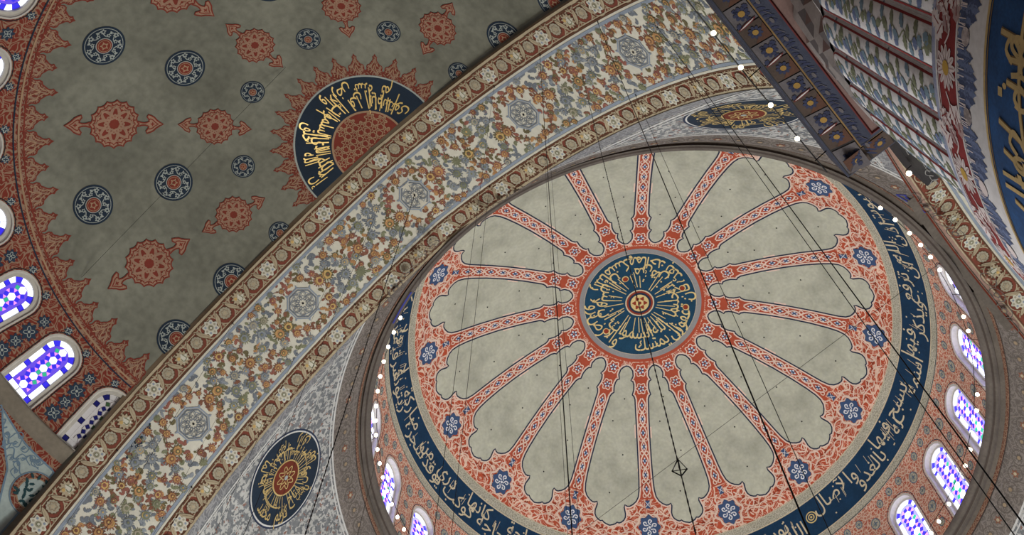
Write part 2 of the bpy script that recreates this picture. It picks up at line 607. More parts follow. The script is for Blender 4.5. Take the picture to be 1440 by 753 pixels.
class Pend:
    """spherical triangle between two arches and the rim; v is measured down the diagonal from the rim"""
    def __init__(self, sx, sy):
        z = np.linspace(29.56, 16.9, 160)
        s = np.sqrt(np.maximum(ARCH.ra ** 2 - (z - ARCH.hc) ** 2, 0)) - ARCH.tc
        s = np.maximum(s, 0)
        a = np.c_[np.full(len(z), sx * abs(D4 if sx < 0 else D4B)), (0.4635 if sx < 0 else 0) + sy * s]
        b = np.c_[sx * s, np.full(len(z), sy * abs(D4B))]
        self.z = z + EYE
        mid = math.atan2(sy, sx) % (2 * PI)
        def un(t):
            return mid + (t - mid + PI) % (2 * PI) - PI
        self.ta, self.tb = un(np.arctan2(a[:, 1], a[:, 0])), un(np.arctan2(b[:, 1], b[:, 0]))
        self.ra, self.rb = np.hypot(*a.T), np.hypot(*b.T)
        rm = (self.ra + self.rb) / 2
        d = np.diff(np.c_[rm, z], axis=0)
        self.s = np.r_[0, np.cumsum(np.hypot(*d.T))]
        t = np.gradient(np.c_[rm, z], self.s, axis=0)
        t /= np.linalg.norm(t, axis=1)[:, None]
        self.nr, self.nz = t[:, 1], -t[:, 0]
        self.mid = mid
    def pos(self, th, s, off=0.0):
        th, s = np.asarray(th, float), np.asarray(s, float)
        I = lambda a: np.interp(s, self.s, a)
        ta, tb = I(self.ta), I(self.tb)
        k = np.clip((th - ta) / np.where(np.abs(tb - ta) < 1e-6, 1e-6, tb - ta), -0.2, 1.2)
        r = I(self.ra) * (1 - k) + I(self.rb) * k + off * I(self.nr)
        return np.stack([r * np.cos(th), r * np.sin(th), I(self.z) + off * I(self.nz)], -1)
    def s_z(self, z):
        return np.interp(-(np.asarray(z) + EYE), -self.z, self.s)
    def local(self, th0, s0, up=1.0, along=-1.0, fixed_r=12.5):
        return lambda x, y, off: self.pos(th0 + along * x / fixed_r, s0 - up * y, off)
    def band(self, name, z0, z1, mat, parent, off=0.0, nv=8, nu=40):
        s0, s1 = self.s_z(z0), self.s_z(z1)
        S = np.linspace(s0, s1, nv + 1)
        V, UV = [], []
        for s in S:
            ta, tb = np.interp(s, self.s, self.ta), np.interp(s, self.s, self.tb)
            th = np.linspace(ta, tb, nu + 1)
            V.append(self.pos(th, np.full(nu + 1, s), off))
            UV.append(np.c_[(th - self.mid) * 12.3, np.full(nu + 1, s)])
        F = [(j * (nu + 1) + i, j * (nu + 1) + i + 1, (j + 1) * (nu + 1) + i + 1, (j + 1) * (nu + 1) + i) for j in range(nv) for i in range(nu)]
        return link(name, mesh_from(name, np.vstack(V), F, [mat], None, np.vstack(UV)), parent)

def struct(o, label):
    return tag(o, label=label, kind='structure')

# ---- floor of the hall (far below the view)
_f = mesh_from('floor', [(-34, -30, 0), (30, -30, 0), (30, 30, 0), (-34, 30, 0)], [(0, 1, 2, 3)], ['carpet'], smooth=False)
struct(link('floor', _f), 'pale carpeted prayer hall floor')

# ---- main dome
sr_ = DOME.s_r
TAU = 2 * PI
dome = sheet('ceiling_dome', DOME, 0, TAU, sr_(2.3), sr_(9.74), 192, 36, 'red_dome', uscale=8.0)
struct(dome, 'great central dome with pale plaster panels between sixteen red painted ribs')
sheet('dome_crown', DOME, 0, TAU, 0.02, sr_(2.3), 96, 8, 'navy', dome)
sheet('pale_border_ring', DOME, 0, TAU, sr_(9.74), sr_(9.985), 256, 3, 'border_stone', dome, uscale=9.9)
sheet('inscription_band', DOME, 0, TAU, sr_(9.985), sr_(10.6), 256, 8, 'navy_deep', dome, uscale=10.3)
S_DR0, S_DR1 = sr_(10.72), DOME.s_z(29.95)
sheet('pale_border_ring', DOME, 0, TAU, sr_(10.6), S_DR0, 256, 2, 'border_stone', dome, uscale=10.7)
d = Deco()
for rad, w in ((9.76, 0.03), (9.97, 0.04), (10.61, 0.04), (10.71, 0.03)):
    a = np.linspace(0, TAU, 257)
    d.ring(np.c_[a, np.full(257, sr_(rad) - w / 2)][:-1], np.c_[a, np.full(257, sr_(rad) + w / 2)][:-1], 'gilt_pale' if rad < 10.65 else 'navy_line', 1)
V = np.vstack(d.v)
link('border_line', mesh_from('border_line', DOME.pos(V[:, 0], V[:, 1], V[:, 2]), d.f, d.mats, d.mi, V[:, :2]), dome)

# plaster panels between the ribs
RIB0 = math.radians(15.9)
PAN = [(3.12, .56), (3.2, .45), (3.33, .37), (3.55, .36), (3.68, .42), (3.76, .47), (3.8, .38), (3.95, .34), (4.15, .35), (4.32, .40), (4.4, .43), (4.46, .36), (4.6, .31), (4.8, .31), (5.5, .30), (6.4, .30), (7.2, .31),
       (7.8, .325), (8.15, .35), (8.38, .41), (8.52, .52), (8.62, .68), (8.68, .84), (8.68, .95), (8.64, 1.05), (8.72, 1.09), (8.82, 1.07), (8.92, 1.05), (9.02, 1.07), (9.11, 1.15), (9.17, 1.27), (9.2, 1.38), (9.18, 1.46), (9.23, 1.55), (9.26, 1.66)]
right = [(r * PI / 16 - w, float(sr_(r))) for r, w in PAN] + [(0.0, float(sr_(9.29)))]
right = [(max(x, 0.02), s) for x, s in right[:-1]] + [right[-1]]
loop = np.array(right + [(-x, s) for x, s in reversed(right[:-1])])
d = Deco()
d.stroke(loop, 0.19, 'blush', 2, closed=True)
d.grid_fill(loop, 0.33, 'plaster_dome', 3)
d.stroke(loop, 0.06, 'navy_line', 4, closed=True)
for x, r in ((.1, 8.3), (-.35, 6.9), (.3, 5.6), (-.1, 4.6)):
    d.at(x, float(sr_(r))); d.disc(.035, 'lead_black', 5, 8)
d.at()
fdome = lambda th0: (lambda x, s, off: DOME.pos(th0 + x / np.maximum(np.interp(s, DOME.s, DOME.r), 0.5), s, off))
panel0 = d.build('plaster_panel', fdome(RIB0 + PI / 16), dome)

# one rib with its knots, chain of ovals and the cartouche at its foot
d = Deco()
rs = np.array([r for r, w in PAN])
ws = np.array([w for r, w in PAN])
rr = np.linspace(2.95, 8.45, 70)
wr = np.interp(rr, np.r_[2.95, rs[2:20]], np.r_[.42, ws[2:20]]) - 0.07
A = np.c_[-wr, sr_(rr)]; B = np.c_[wr, sr_(rr)]
d.raw(np.vstack([A, B]), [(i, i + 1, 71 + i, 70 + i) for i in range(69)], 'red_plain', 1)
s0, s1 = float(sr_(4.55)), float(sr_(8.35))
k = 7
sv = np.linspace(s0, s1, k * 16 + 1)
ph = (sv - s0) / (s1 - s0) * k * PI
for sg in (1, -1):
    d.stroke(np.c_[sg * (0.02 + 0.14 * np.sin(ph)), sv], 0.058, 'blush', 3)
for i in range(k):
    sc_ = s0 + (i + 0.5) / k * (s1 - s0)
    d.at(0, sc_)
    d.star(polar(lambda a: 0.125 * (0.75 + 0.25 * np.cos(4 * a)), 24) * (.85, 1.3), 'floral_white', 4)
    d.star(polar(lambda a: 0.10 * (0.7 + 0.3 * np.cos(4 * a + PI)), 24) * (.85, 1.3), 'floral_blue', 5)
    for sg in (1, -1):
        d.at(sg * 0.16, sc_ + (s1 - s0) / k / 2, 0)
        d.star(np.array([(0, -.10), (.035, 0), (0, .10), (-.035, 0)]), 'brick_red', 2)
        d.at(0, 0)
        d.stroke(catmull([(sg * .02, sc_ + .28), (sg * .13, sc_ + .2), (sg * .18, sc_ + .3), (sg * .13, sc_ + .38), (sg * .02, sc_ + .34)]), 0.04, 'blush', 3)
for rk, R in ((3.3, .30), (4.12, .27)):
    d.at(0, float(sr_(rk)))
    d.stroke(polar(lambda a: R * (0.86 + 0.14 * np.cos(6 * a)), 40), 0.045, 'blush', 3, closed=True)
    d.star(polar(lambda a: R * .6 * (0.72 + 0.28 * np.cos(5 * a)), 40), 'floral_white', 4)
    d.star(polar(lambda a: R * .52 * (0.62 + 0.38 * np.cos(5 * a + PI)), 40), 'floral_blue', 5)
    d.disc(0.05, 'brick_red', 6, 10)
d.at(0, float(sr_(8.62)))
d.star(polar(lambda a: 0.2 * (0.7 + 0.3 * np.cos(2 * a + PI)) * (1 + 0.15 * np.cos(6 * a)), 32), 'floral_blue', 5)
d.stroke(np.array([(-.1, .12), (.1, -.12)]), .025, 'floral_white', 6); d.stroke(np.array([(.1, .12), (-.1, -.12)]), .025, 'floral_white', 6)
d.at(0, float(sr_(9.3)))
d.stroke(polar(lambda a: 0.62 * (0.92 + 0.1 * np.cos(8 * a)), 64), 0.045, 'blush', 3, closed=True)
d.star(cs(36, 0.46, 0, 1.15) * (1 + 0.12 * np.cos(8 * np.linspace(0, TAU, 36, endpoint=False)))[:, None], 'floral_blue', 5)
d.stroke(polar(lambda a: .66 * (.9 + .1 * np.cos(6 * a)), 60), .06, 'blush', 4, closed=True)
for j in range(6):
    a = j * PI / 3 + .3
    d.at(0.22 * math.cos(a), float(sr_(9.3)) + .25 * math.sin(a), a)
    d.stroke(catmull([(-.13, -.03), (-.02, .09), (.1, .04), (.05, -.05), (-.03, 0)]), 0.05, 'floral_white', 6)
d.at(0, float(sr_(9.3))); d.disc(.06, 'floral_white', 6, 10)
# curling stems either side of the cartouche
for sg in (1, -1):
    d.at(0, float(sr_(9.3)), 0, sg, 1)
    for P in ([(.5, -.75), (.75, -.5), (.95, -.6), (.85, -.8), (.7, -.7)], [(.6, -.2), (.9, -.3), (1.2, -.1), (1.1, .15), (.95, .05), (1.05, -.05)], [(.65, .3), (.95, .2), (1.3, .3), (1.55, .45), (1.75, .4)],
              [(1.2, .55), (1.4, .25), (1.65, .2), (1.75, .3)], [(.25, -.9), (.42, -.7), (.35, -.55), (.2, -.6)]):
        d.stroke(catmull(P), 0.05, 'blush', 3)
    for x, y in ((.85, -.35), (1.05, -.5), (.9, .3), (1.25, .1), (1.5, .15)):
        d.at(sg * x, float(sr_(9.3)) + y, x * 7)
        d.star(polar(lambda a: .1 * (.7 + .3 * np.cos(3 * a)), 18), 'brick_red', 2)
rib0 = d.build('rib', fdome(RIB0), dome)
for i in range(1, 16):
    copy_part(panel0, dome, rot_about(0, 0, i * PI / 8))
    copy_part(rib0, dome, rot_about(0, 0, i * PI / 8))

# ---- lettering helpers
def put_word(d, w, fx, size, mat, lay, wide=1.0, tall=1.0):
    """fx(x, y) bends flat lettering; returns the word's width"""
    V, F = word_mesh(w)
    x = V[:, 0] * size * wide
    y = V[:, 1] * size * tall
    d.raw(fx(x, y), F, mat, lay, tf=False)

def word_w(w, size, wide=1.0):
    return float(word_mesh(w)[0][:, 0].max()) * size * wide

def ring_words(d, words, rad_of, tiers, size, mat, lay, wide=1.0, tall=1.0, a0=0.0, a1=TAU, accents=None, rng=None):
    """words laid out right to left round a ring in motif coordinates (angle falls as the eye reads from right to left when seen upright
    at the foot of the ring): tops point to the middle"""
    ws_ = [word_w(w, size, wide) for w in words]
    cum = np.r_[0, np.cumsum(ws_)]
    tot = cum[-1]
    for i, w in enumerate(words):
        base = tiers[i % len(tiers)]
        mid = (cum[i] + cum[i + 1]) / 2 / tot
        ac = a0 + (a1 - a0) * mid
        half = ws_[i] / 2
        def fx(x, y, ac=ac, half=half, base=base):
            r = base - y
            a = ac + (x - half) / base
            return np.c_[r * np.cos(a), r * np.sin(a)]
        put_word(d, w, fx, size, mat, lay, wide, tall)

FATIR = 'إن الله يمسك السموات والأرض أن تزولا ولئن زالتا إن أمسكهما من أحد من بعده إنه كان حليما غفورا'.split()
NUR = 'الله نور السموات والأرض مثل نوره كمشكاة فيها مصباح المصباح في زجاجة الزجاجة كأنها كوكب دري يوقد من شجرة مباركة زيتونة لا شرقية ولا غربية يكاد زيتها يضيء ولو لم تمسسه نار نور على نور يهدي الله لنوره من يشاء ويضرب الله الأمثال للناس والله بكل شيء عليم'.split()
BUYUT = 'في بيوت أذن الله أن ترفع ويذكر فيها اسمه يسبح له فيها بالغدو والآصال'.split()

# crown medallion of the dome
fl_dome = lambda x, y, off: DOME.pos(np.arctan2(-y, x) * 1.0 + RIB_T, np.hypot(x, y), off)
RIB_T = 0.0
def crown_map(rev, turn):
    """flat disc motif at the pole of a dome, seen from below (x to the viewer's side, unmirrored)"""
    return lambda x, y, off: rev.pos(-np.arctan2(y, x) + turn, np.hypot(x, y), off)
d = Deco()
d.disc(2.92, 'red_plain', 1, 96, 2.74)
d.disc(2.78, 'steel_grey', 2, 96, 2.5)
d.disc(2.56, 'gilt_pale', 3, 96, 2.535)
for k in range(6):
    d.ring(cs(96, max(.02, 2.54 * k / 6)), cs(96, 2.54 * (k + 1) / 6), 'navy', 3)
# lettering in two storeys with long uprights running to the boss
TURN_D = math.radians(-52)
rng = random.Random(3)
half_n = len(FATIR) // 2 + 1
ring_words(d, FATIR, None, (2.36, 1.78), 0.92, 'gilt', 5, wide=0.74, tall=1.0, a0=-PI / 2 + .9, a1=-PI / 2 + .9 - TAU)
for j in range(38):
    a = j / 38 * TAU + rng.uniform(-.04, .04)
    r0, r1 = rng.uniform(.74, .86), rng.uniform(1.3, 1.75)
    if rng.random() < .7:
        d.at(); d.stroke(np.array([(r0 * math.cos(a), r0 * math.sin(a)), (r1 * math.cos(a + .05), r1 * math.sin(a + .05))]), 0.075, 'gilt', 4, taper=.5)
for j in range(60):
    a, r = rng.uniform(0, TAU), rng.uniform(1.0, 2.42)
    d.at(r * math.cos(a), r * math.sin(a), a); d.star(cs(4, 0.05), 'gilt', 5)
for a, r in ((.35, 2.0), (-.12, 2.05), (2.05, 1.35), (-2.45, 2.0)):
    d.at(r * math.cos(a), r * math.sin(a), a); d.star(polar(lambda t: .2 * (.75 + .25 * np.cos(t)), 24), 'gilt', 6); d.star(polar(lambda t: .15 * (.75 + .25 * np.cos(t)), 24), 'brick_red', 7)
d.at()
d.disc(.66, 'gilt_pale', 8, 48); d.disc(.6, 'brick_red', 9, 48); d.disc(.52, 'navy_line', 10, 48); d.disc(.42, 'gilt', 11, 40)
for j in range(6):
    a = j * PI / 3
    d.at(.24 * math.cos(a), .24 * math.sin(a), a); d.star(polar(lambda t: .11 * (.8 + .2 * np.cos(3 * t)), 18), 'brick_red', 12)
d.at(); d.disc(.08, 'brick_red', 12, 12)
d.build('crown_medallion', crown_map(DOME, TURN_D), dome, label='blue medallion of gilded radial calligraphy around a gold boss')

# ring inscription, two storeys of words, read clockwise from below
def ring_text(words, az0, az1, name):
    d = Deco()
    smid = float(sr_(9.985))
    size = 0.98
    adv = [max(word_w(w, size, .8), .3) for w in words]
    cum = np.r_[0, np.cumsum(adv)]
    for i, w in enumerate(words):
        f = (cum[i] + cum[i + 1]) / 2 / cum[-1]
        az = math.radians(az0 + (az1 - az0) * f)
        up = i % 2
        ybase = -1.22 if not up else -0.72
        half = word_w(w, size, .8) / 2
        def fx(x, y, az=az, half=half, ybase=ybase):
            return np.c_[az * 10.3 - (x - half), smid - (ybase + y)]
        put_word(d, w, fx, size, 'gilt_pale', 2, .8, .95)
        # long upright sweeps and small marks between the words
        for q in range(3):
            xx = az * 10.3 + rng.uniform(-.6, .6)
            yy = rng.uniform(.25, .6)
            d.at(0, 0); d.stroke(np.array([(xx, smid + yy), (xx + .06, smid + yy + rng.uniform(.3, .6))]), .04, 'gilt_pale', 2, taper=.5)
        for q in range(3):
            d.at(az * 10.3 + rng.uniform(-.8, .8), smid + rng.uniform(.15, 1.4), .8); d.star(cs(4, .045), 'gilt_pale', 3)
    d.at()
    return d.build(name, lambda u, s, off: DOME.pos(u / 10.3, s, off), dome, label='pale gold calligraphy on the blue ring')
ring_text(NUR, 1, 258, 'calligraphy')
ring_text(BUYUT, 263, 355.5, 'calligraphy')
d = Deco()
for az in (259.5, 357.5):
    d.at(math.radians(az) * 10.3, float(sr_(10.3)))
    for R, m, l in ((.26, 'gilt', 3), (.21, 'navy_deep', 4), (.15, 'gilt', 5), (.1, 'navy_deep', 6), (.05, 'gilt', 7)):
        d.disc(R, m, l, 24)
d.at(); d.build('verse_rosette', lambda u, s, off: DOME.pos(u / 10.3, s, off), dome)

# ---- windows
def arch_outline(hw, h, n=14):
    a = np.linspace(0, PI, n)
    pts = [(-hw, 0.0), (-hw * .33, 0), (hw * .33, 0), (hw, 0.0)]
    st = h - hw
    for y in np.linspace(0, st, 6)[1:-1]:
        pts.append((hw, y))
    pts += [(hw * math.cos(t), st + hw * 1.0 * math.sin(t)) for t in a]
    for y in np.linspace(st, 0, 6)[1:-1]:
        pts.append((-hw, y))
    return np.array(pts)

def resample(P, n):
    P = np.asarray(P)
    Q = np.vstack([P, P[:1]])
    s = np.r_[0, np.cumsum(np.linalg.norm(np.diff(Q, axis=0), axis=1))]
    u = np.linspace(0, s[-1], n, endpoint=False)
    return np.c_[np.interp(u, s, Q[:, 0]), np.interp(u, s, Q[:, 1])]

def flat_mesh(name, polys, mat, z=0.0, thick=0.015):
    """thin glass quarries: each polygon a shallow prism"""
    V, F = [], []
    for P in polys:
        b = len(V)
        n = len(P)
        V += [(x, y, z + thick) for x, y in P] + [(x, y, z) for x, y in P]
        F.append(tuple(range(b, b + n)))
        F += [(b + i, b + (i + 1) % n, b + n + (i + 1) % n, b + n + i) for i in range(n)]
    return mesh_from(name, V, F, [mat], smooth=False)

def shrink(P, k):
    P = np.asarray(P, float)
    c = P.mean(0)
    return c + (P - c) * k

def window_kit(hw, h, kind, lattice, dim=False):
    """glass and frame meshes of one arched stained glass window, in its own plane"""
    g = (lambda c: {'white': 'glass_dim', 'blue': 'glass_dim_blue', 'violet': 'glass_dim', 'rose': 'glass_dim', 'green': 'glass_dim_green', 'amber': 'glass_dim', 'sky': 'glass_dim'}[c]) if dim else (lambda c: 'glass_%s_%s' % (c, kind))
    kit = {'panes': [], 'joined': []}
    out = arch_outline(hw, h)
    fr = 0.09
    outer = arch_outline(hw + fr, h + fr * 2)
    outer[:, 1] -= fr
    V = [(x, y, 0.05) for x, y in outer] + [(x, y, 0.05) for x, y in out] + [(x, y, -0.03) for x, y in out] + [(x, y, -0.03) for x, y in outer]
    n = len(out)
    F = []
    for i in range(n):
        j = (i + 1) % n
        F += [(i, j, n + j, n + i), (n + i, n + j, 2 * n + j, 2 * n + i), (3 * n + i, 3 * n + j, j, i)]
    kit['frame'] = mesh_from('frame', V, F, ['frame_white' if kind == 'drum' else 'frame_half'], smooth=False)
    kit['outer'] = outer
    kit['lead'] = flat_mesh('leading', [out], 'lead_black', -0.03, 0.01)
    b = 0.155
    m = 64
    o_, i_ = resample(out, 400), None
    inn = arch_outline(hw - b, h - 2 * b)
    inn[:, 1] += b
    # border quarries between outline and inner line
    st, Hs = h - hw, h - hw
    xs = hw
    segs = []
    nseg = 2 if kind == 'half' else 3
    ys = np.linspace(b, h - hw, nseg + 1)
    for sx in (-1, 1):
        for k in range(nseg):
            y0, y1 = ys[k], ys[k + 1]
            q = 0.14
            segs.append(('white', [(sx * hw, y0), (sx * hw, y1 - q), (sx * (hw - b), y1 - q), (sx * (hw - b), y0)]))
            segs.append(('blue', [(sx * hw, y1 - q), (sx * hw, y1), (sx * (hw - b), y1), (sx * (hw - b), y1 - q)]))
        segs.append(('blue', [(sx * hw, 0), (sx * hw, b), (sx * (hw - b), b), (sx * (hw - b), 0)]))
        segs.append(('white', [(sx * (hw - b), 0), (sx * (hw - b), b), (sx * .0, b), (sx * .0, 0)]))
    cuts = np.linspace(0, PI, 8)
    for k in range(7):
        a = np.linspace(cuts[k], cuts[k + 1], 4)
        P = [(hw * math.cos(t), st + hw * math.sin(t)) for t in a] + [((hw - b) * math.cos(t), st + (hw - b) * math.sin(t)) for t in reversed(a)]
        segs.append(('blue' if k in (1, 5) else 'white', P))
    for c, P in segs:
        kit['panes'].append(flat_mesh('pane', [shrink(P, .93)], g(c), -0.02))
    # field: hexagons, squares and triangles
    kit['joined'].append(('glass_field', flat_mesh('glass_field', [inn * (1, 1)], g('violet'), -0.022, 0.004)))
    a = lattice / (1 + math.sqrt(3))
    innS = shrink(inn, .99)
    hexes, sq, amber, green, tri3 = [], [], [], [], []
    e1, e2 = np.array((0, lattice)), np.array((lattice * math.sin(PI / 3), lattice / 2))
    o = np.array((0, h * .5))
    rngw = random.Random(5)
    for i in range(-9, 10):
        for j in range(-9, 10):
            c = o + i * e1 + j * e2
            P = c + cs(6, a * .92, 0)
            if inside(innS, P).all():
                hexes.append(P)
            for g3 in ((e1 + e2) / 3, (2 * e2 - e1) / 3):
                c3 = c + g3
                up3 = (c - c3) / np.linalg.norm(c - c3)
                ang3 = math.atan2(up3[1], up3[0])
                Q = c3 + cs(3, a * .50, ang3)
                if inside(innS, Q).all():
                    tri3.append(Q)
            for v in (e1, e2, e1 - e2):
                v = v / np.linalg.norm(v)
                p = np.array((-v[1], v[0]))
                mid = c + v * lattice / 2
                s_ = a * .42
                Q = np.array([mid + v * s_ + p * s_, mid + v * s_ - p * s_, mid - v * s_ - p * s_, mid - v * s_ + p * s_])
                if inside(innS, Q).all():
                    k = rngw.random()
                    (sq if k < .8 else amber if k < .9 else green).append(Q)
    for P in hexes:
        kit['panes'].append(flat_mesh('pane', [P], g('white'), -0.016))
    for nm, L, c in (('blue_quarries', sq, 'blue'), ('amber_quarries', amber, 'amber'), ('green_quarries', green, 'green'), ('rose_quarries', tri3, 'rose')):
        if L:
            kit['joined'].append((nm, flat_mesh(nm, L, g(c), -0.016)))
    return kit

WIN_NO = [0]
def place_window(kit, matrix, label, detailed=True):
    WIN_NO[0] += 1
    w = link('window_%d' % WIN_NO[0], kit['lead'])
    w.matrix_world = matrix
    struct(w, label)
    link('frame', kit['frame'], w)
    if detailed:
        for me in kit['panes']:
            link('pane', me, w)
    else:
        for me in kit['panes']:
            if me.materials[0].name.startswith('glass_white'):
                link('pane', me, w)
    for nm, me in kit['joined']:
        o = link(nm, me, w)
        if nm != 'glass_field':
            o['kind'] = 'stuff'
    return w

def win_matrix(rev, th, s_base, s_top, recess):
    """plane through two profile points, pushed out behind the surface"""
    p0 = rev.pos(th, s_base, -recess)
    p1 = rev.pos(th, s_top, -recess)
    Y = Vector(p1 - p0).normalized()
    X = Vector((math.sin(th), -math.cos(th), 0))
    Z = X.cross(Y)
    m = Matrix((X, Y, Z)).transposed().to_4x4()
    m.translation = Vector(p0)
    return m

def holed_sector(name, rev, th, half_ang, s0, s1, hole_xy, s_base, mat, parent, uref):
    """wall segment of a ring band with an arched opening; x is measured with the ring's reference radius"""
    n = 12
    xs = np.linspace(-half_ang * uref, half_ang * uref, n + 1)
    ss = np.linspace(s0, s1, 10)
    loop = np.array([(x, s0) for x in xs] + [(xs[-1], s) for s in ss[1:]] + [(x, s1) for x in xs[::-1][1:]] + [(xs[0], s) for s in ss[::-1][1:-1]])
    rb = float(np.interp(s_base, rev.s, rev.r))
    hole = np.array([(x * uref / np.interp(s_base - y, rev.s, rev.r), s_base - y) for x, y in hole_xy])
    V, F = cdt_fill(loop, 0.26, [hole])
    P = rev.pos(th - V[:, 0] / uref, V[:, 1], 0)
    o = link(name, mesh_from(name, P, F, [mat], None, np.c_[V[:, 0] + th * uref * 0, V[:, 1]]), parent)
    return o, hole

def reveal_mesh(name, rev, th, hole, uref, outer, wm, mat):
    A = rev.pos(th - hole[:, 0] / uref, hole[:, 1], 0)
    B = np.array([wm @ Vector((x, y, 0.05)) for x, y in outer])
    n = len(A)
    return mesh_from(name, np.vstack([A, B]), [(i, (i + 1) % n, n + (i + 1) % n, n + i) for i in range(n)], [mat], smooth=False)

NDW = 27
DW0 = math.radians(325.6)
DHALF = PI / NDW
drum_s_base = float(DOME.s_z(30.32))
drum_h = 3.3
dk = window_kit(0.57, drum_h, 'drum', 0.50)
wm0 = win_matrix(DOME, DW0, drum_s_base, float(DOME.s_z(33.4)), 0.22)
hole_xy = dk['outer'] * np.array((1.06, 1.0)) + np.array((0, 0.02))
hole_xy[:, 1] = np.where(hole_xy[:, 1] < 0, hole_xy[:, 1] - .02, hole_xy[:, 1] * 1.01)
sec0, hole = holed_sector('drum_panel', DOME, DW0, DHALF, S_DR0, S_DR1, hole_xy, drum_s_base, 'red_drum', dome, DOME_SR)
rev0 = link('window_reveal', reveal_mesh('window_reveal', DOME, DW0, hole, DOME_SR, dk['outer'], wm0, 'frame_white'), dome)
d = Deco()
fr_out = hole + 0
c_ = np.array((0.0, drum_s_base - drum_h * .45))
d.stroke(hole, 0.09, 'frame_white', 1, closed=True)
d.stroke(c_ + (hole - c_) * (1.13, 1.05), 0.03, 'navy_line', 1, closed=True)
hs = DHALF * DOME_SR
for x, y in ((hs, .55), (hs, 1.5), (hs, 2.5), (hs, 3.35), (0, 3.95), (hs * .5, 3.9)):
    for sx in ((1,) if x == 0 else (1, -1)):
        if x == hs and sx < 0:
            continue
        d.at(sx * x, drum_s_base - y)
        big = y in (1.5, 3.35)
        R = .20 if big else .14
        d.star(cs(20, R, 0, 1.25), 'border_stone', 2)
        d.stroke(cs(20, R, 0, 1.25), .035, 'slate_blue', 3, closed=True)
        d.star(polar(lambda a: R * .6 * (.6 + .4 * np.cos(4 * a)), 24), 'slate_blue', 4)
d.at()
dec0 = d.build('drum_ornament', lambda x, s, off: DOME.pos(DW0 - x / DOME_SR, s, off), dome)
for i in range(NDW):
    R_ = rot_about(0, 0, i * 2 * DHALF)
    if i:
        for o in (sec0, rev0, dec0):
            copy_part(o, dome, R_)
    az = (325.6 + i * 360 / NDW) % 360
    vis = 290 < az < 345 or 90 < az < 120
    place_window(dk, R_ @ wm0, 'tall arched stained glass window in the drum of the main dome', vis)['group'] = 'drum windows'

# ---- rim cornice below the drum
CORN = Rev(0, 0, [(10.84, 29.40), (10.80, 29.52), (10.70, 29.58), (10.69, 29.64), (10.60, 29.68), (10.55, 29.80), (10.55, 29.88), (10.60, 29.93), (10.80, 29.97), (11.0, 29.97)])
CORN.nr, CORN.nz = -CORN.nr, -CORN.nz
corn = sheet('cornice', CORN, 0, TAU, 0, CORN.s[-1], 256, 22, 'cornice_grey', uscale=10.6)
struct(corn, 'dark grey moulded rim cornice under the drum windows')
CLOSE = Rev(0, 0, [(10.78, 29.515), (11.3, 29.50)])
for _q, _w in ((192, 70), (278, 74), (368, 74), (458, 70)):
    sheet('cornice_bed', CLOSE, math.radians(_q), math.radians(_q + _w), 0, CLOSE.s[-1], 48, 1, 'cornice_grey', corn)
sheet('dark_groove', CORN, 0, TAU, .18, .25, 256, 1, 'cornice_dark', corn, off=.008)

d = Deco()
d.raw(np.array([(math.radians(a), v) for a in np.linspace(157.5, 164.5, 9) for v in (.26, .36)]), [(2 * i, 2 * i + 2, 2 * i + 3, 2 * i + 1) for i in range(8)], 'blue_paint', 3)
d.build('blue_streak', CORN.pos, corn)

# ---- pendentives
HAND = 'محمد خالق لما بجناب رازق ما نجا وقل يا فتاح كريم'.split()
def calligraphy_roundel(rng, R=1.62, centre='maroon'):
    d = Deco()
    d.disc(R, 'navy_line', 2, 64, R - .06); d.disc(R - .06, 'line_white', 2, 64, R - .11); d.disc(R - .11, 'navy_half', 3, 64)
    ring_words(d, HAND, None, (1.38, 1.02), .56, 'gold_dull', 5, wide=.68, tall=1.1, a0=-.6, a1=-.6 - TAU)
    ring_words(d, HAND[4:] + HAND[:4], None, (1.2, .9), .40, 'gold_dull', 5, wide=.5, tall=1.1, a0=.1, a1=.1 - TAU)
    for j in range(40):
        a = j / 40 * TAU
        if rng.random() < .75:
            r0, r1 = .62, rng.uniform(.85, 1.25)
            d.at(); d.stroke(np.array([(r0 * math.cos(a), r0 * math.sin(a)), (r1 * math.cos(a + .06), r1 * math.sin(a + .06))]), .024, 'gold_dull', 4)
    for j in range(5):
        a = rng.uniform(0, TAU)
        t = np.linspace(a, a + 1.1, 14)
        d.at(); d.stroke(np.c_[rng.uniform(.9, 1.15) * np.cos(t), rng.uniform(.9, 1.15) * np.sin(t)], .026, 'gold_dull', 4)
    d.at()
    d.disc(.6, 'gold_dull', 6, 36); d.disc(.55, centre, 7, 36)
    d.stroke(polar(lambda a: .4 * (.8 + .2 * np.cos(8 * a)), 64), .03, 'gold_dull', 8, closed=True)
    d.stroke(polar(lambda a: .24 * (.75 + .25 * np.cos(6 * a)), 48), .03, 'gold_dull', 8, closed=True)
    d.disc(.08, 'slate_floral', 9, 12)
    return d

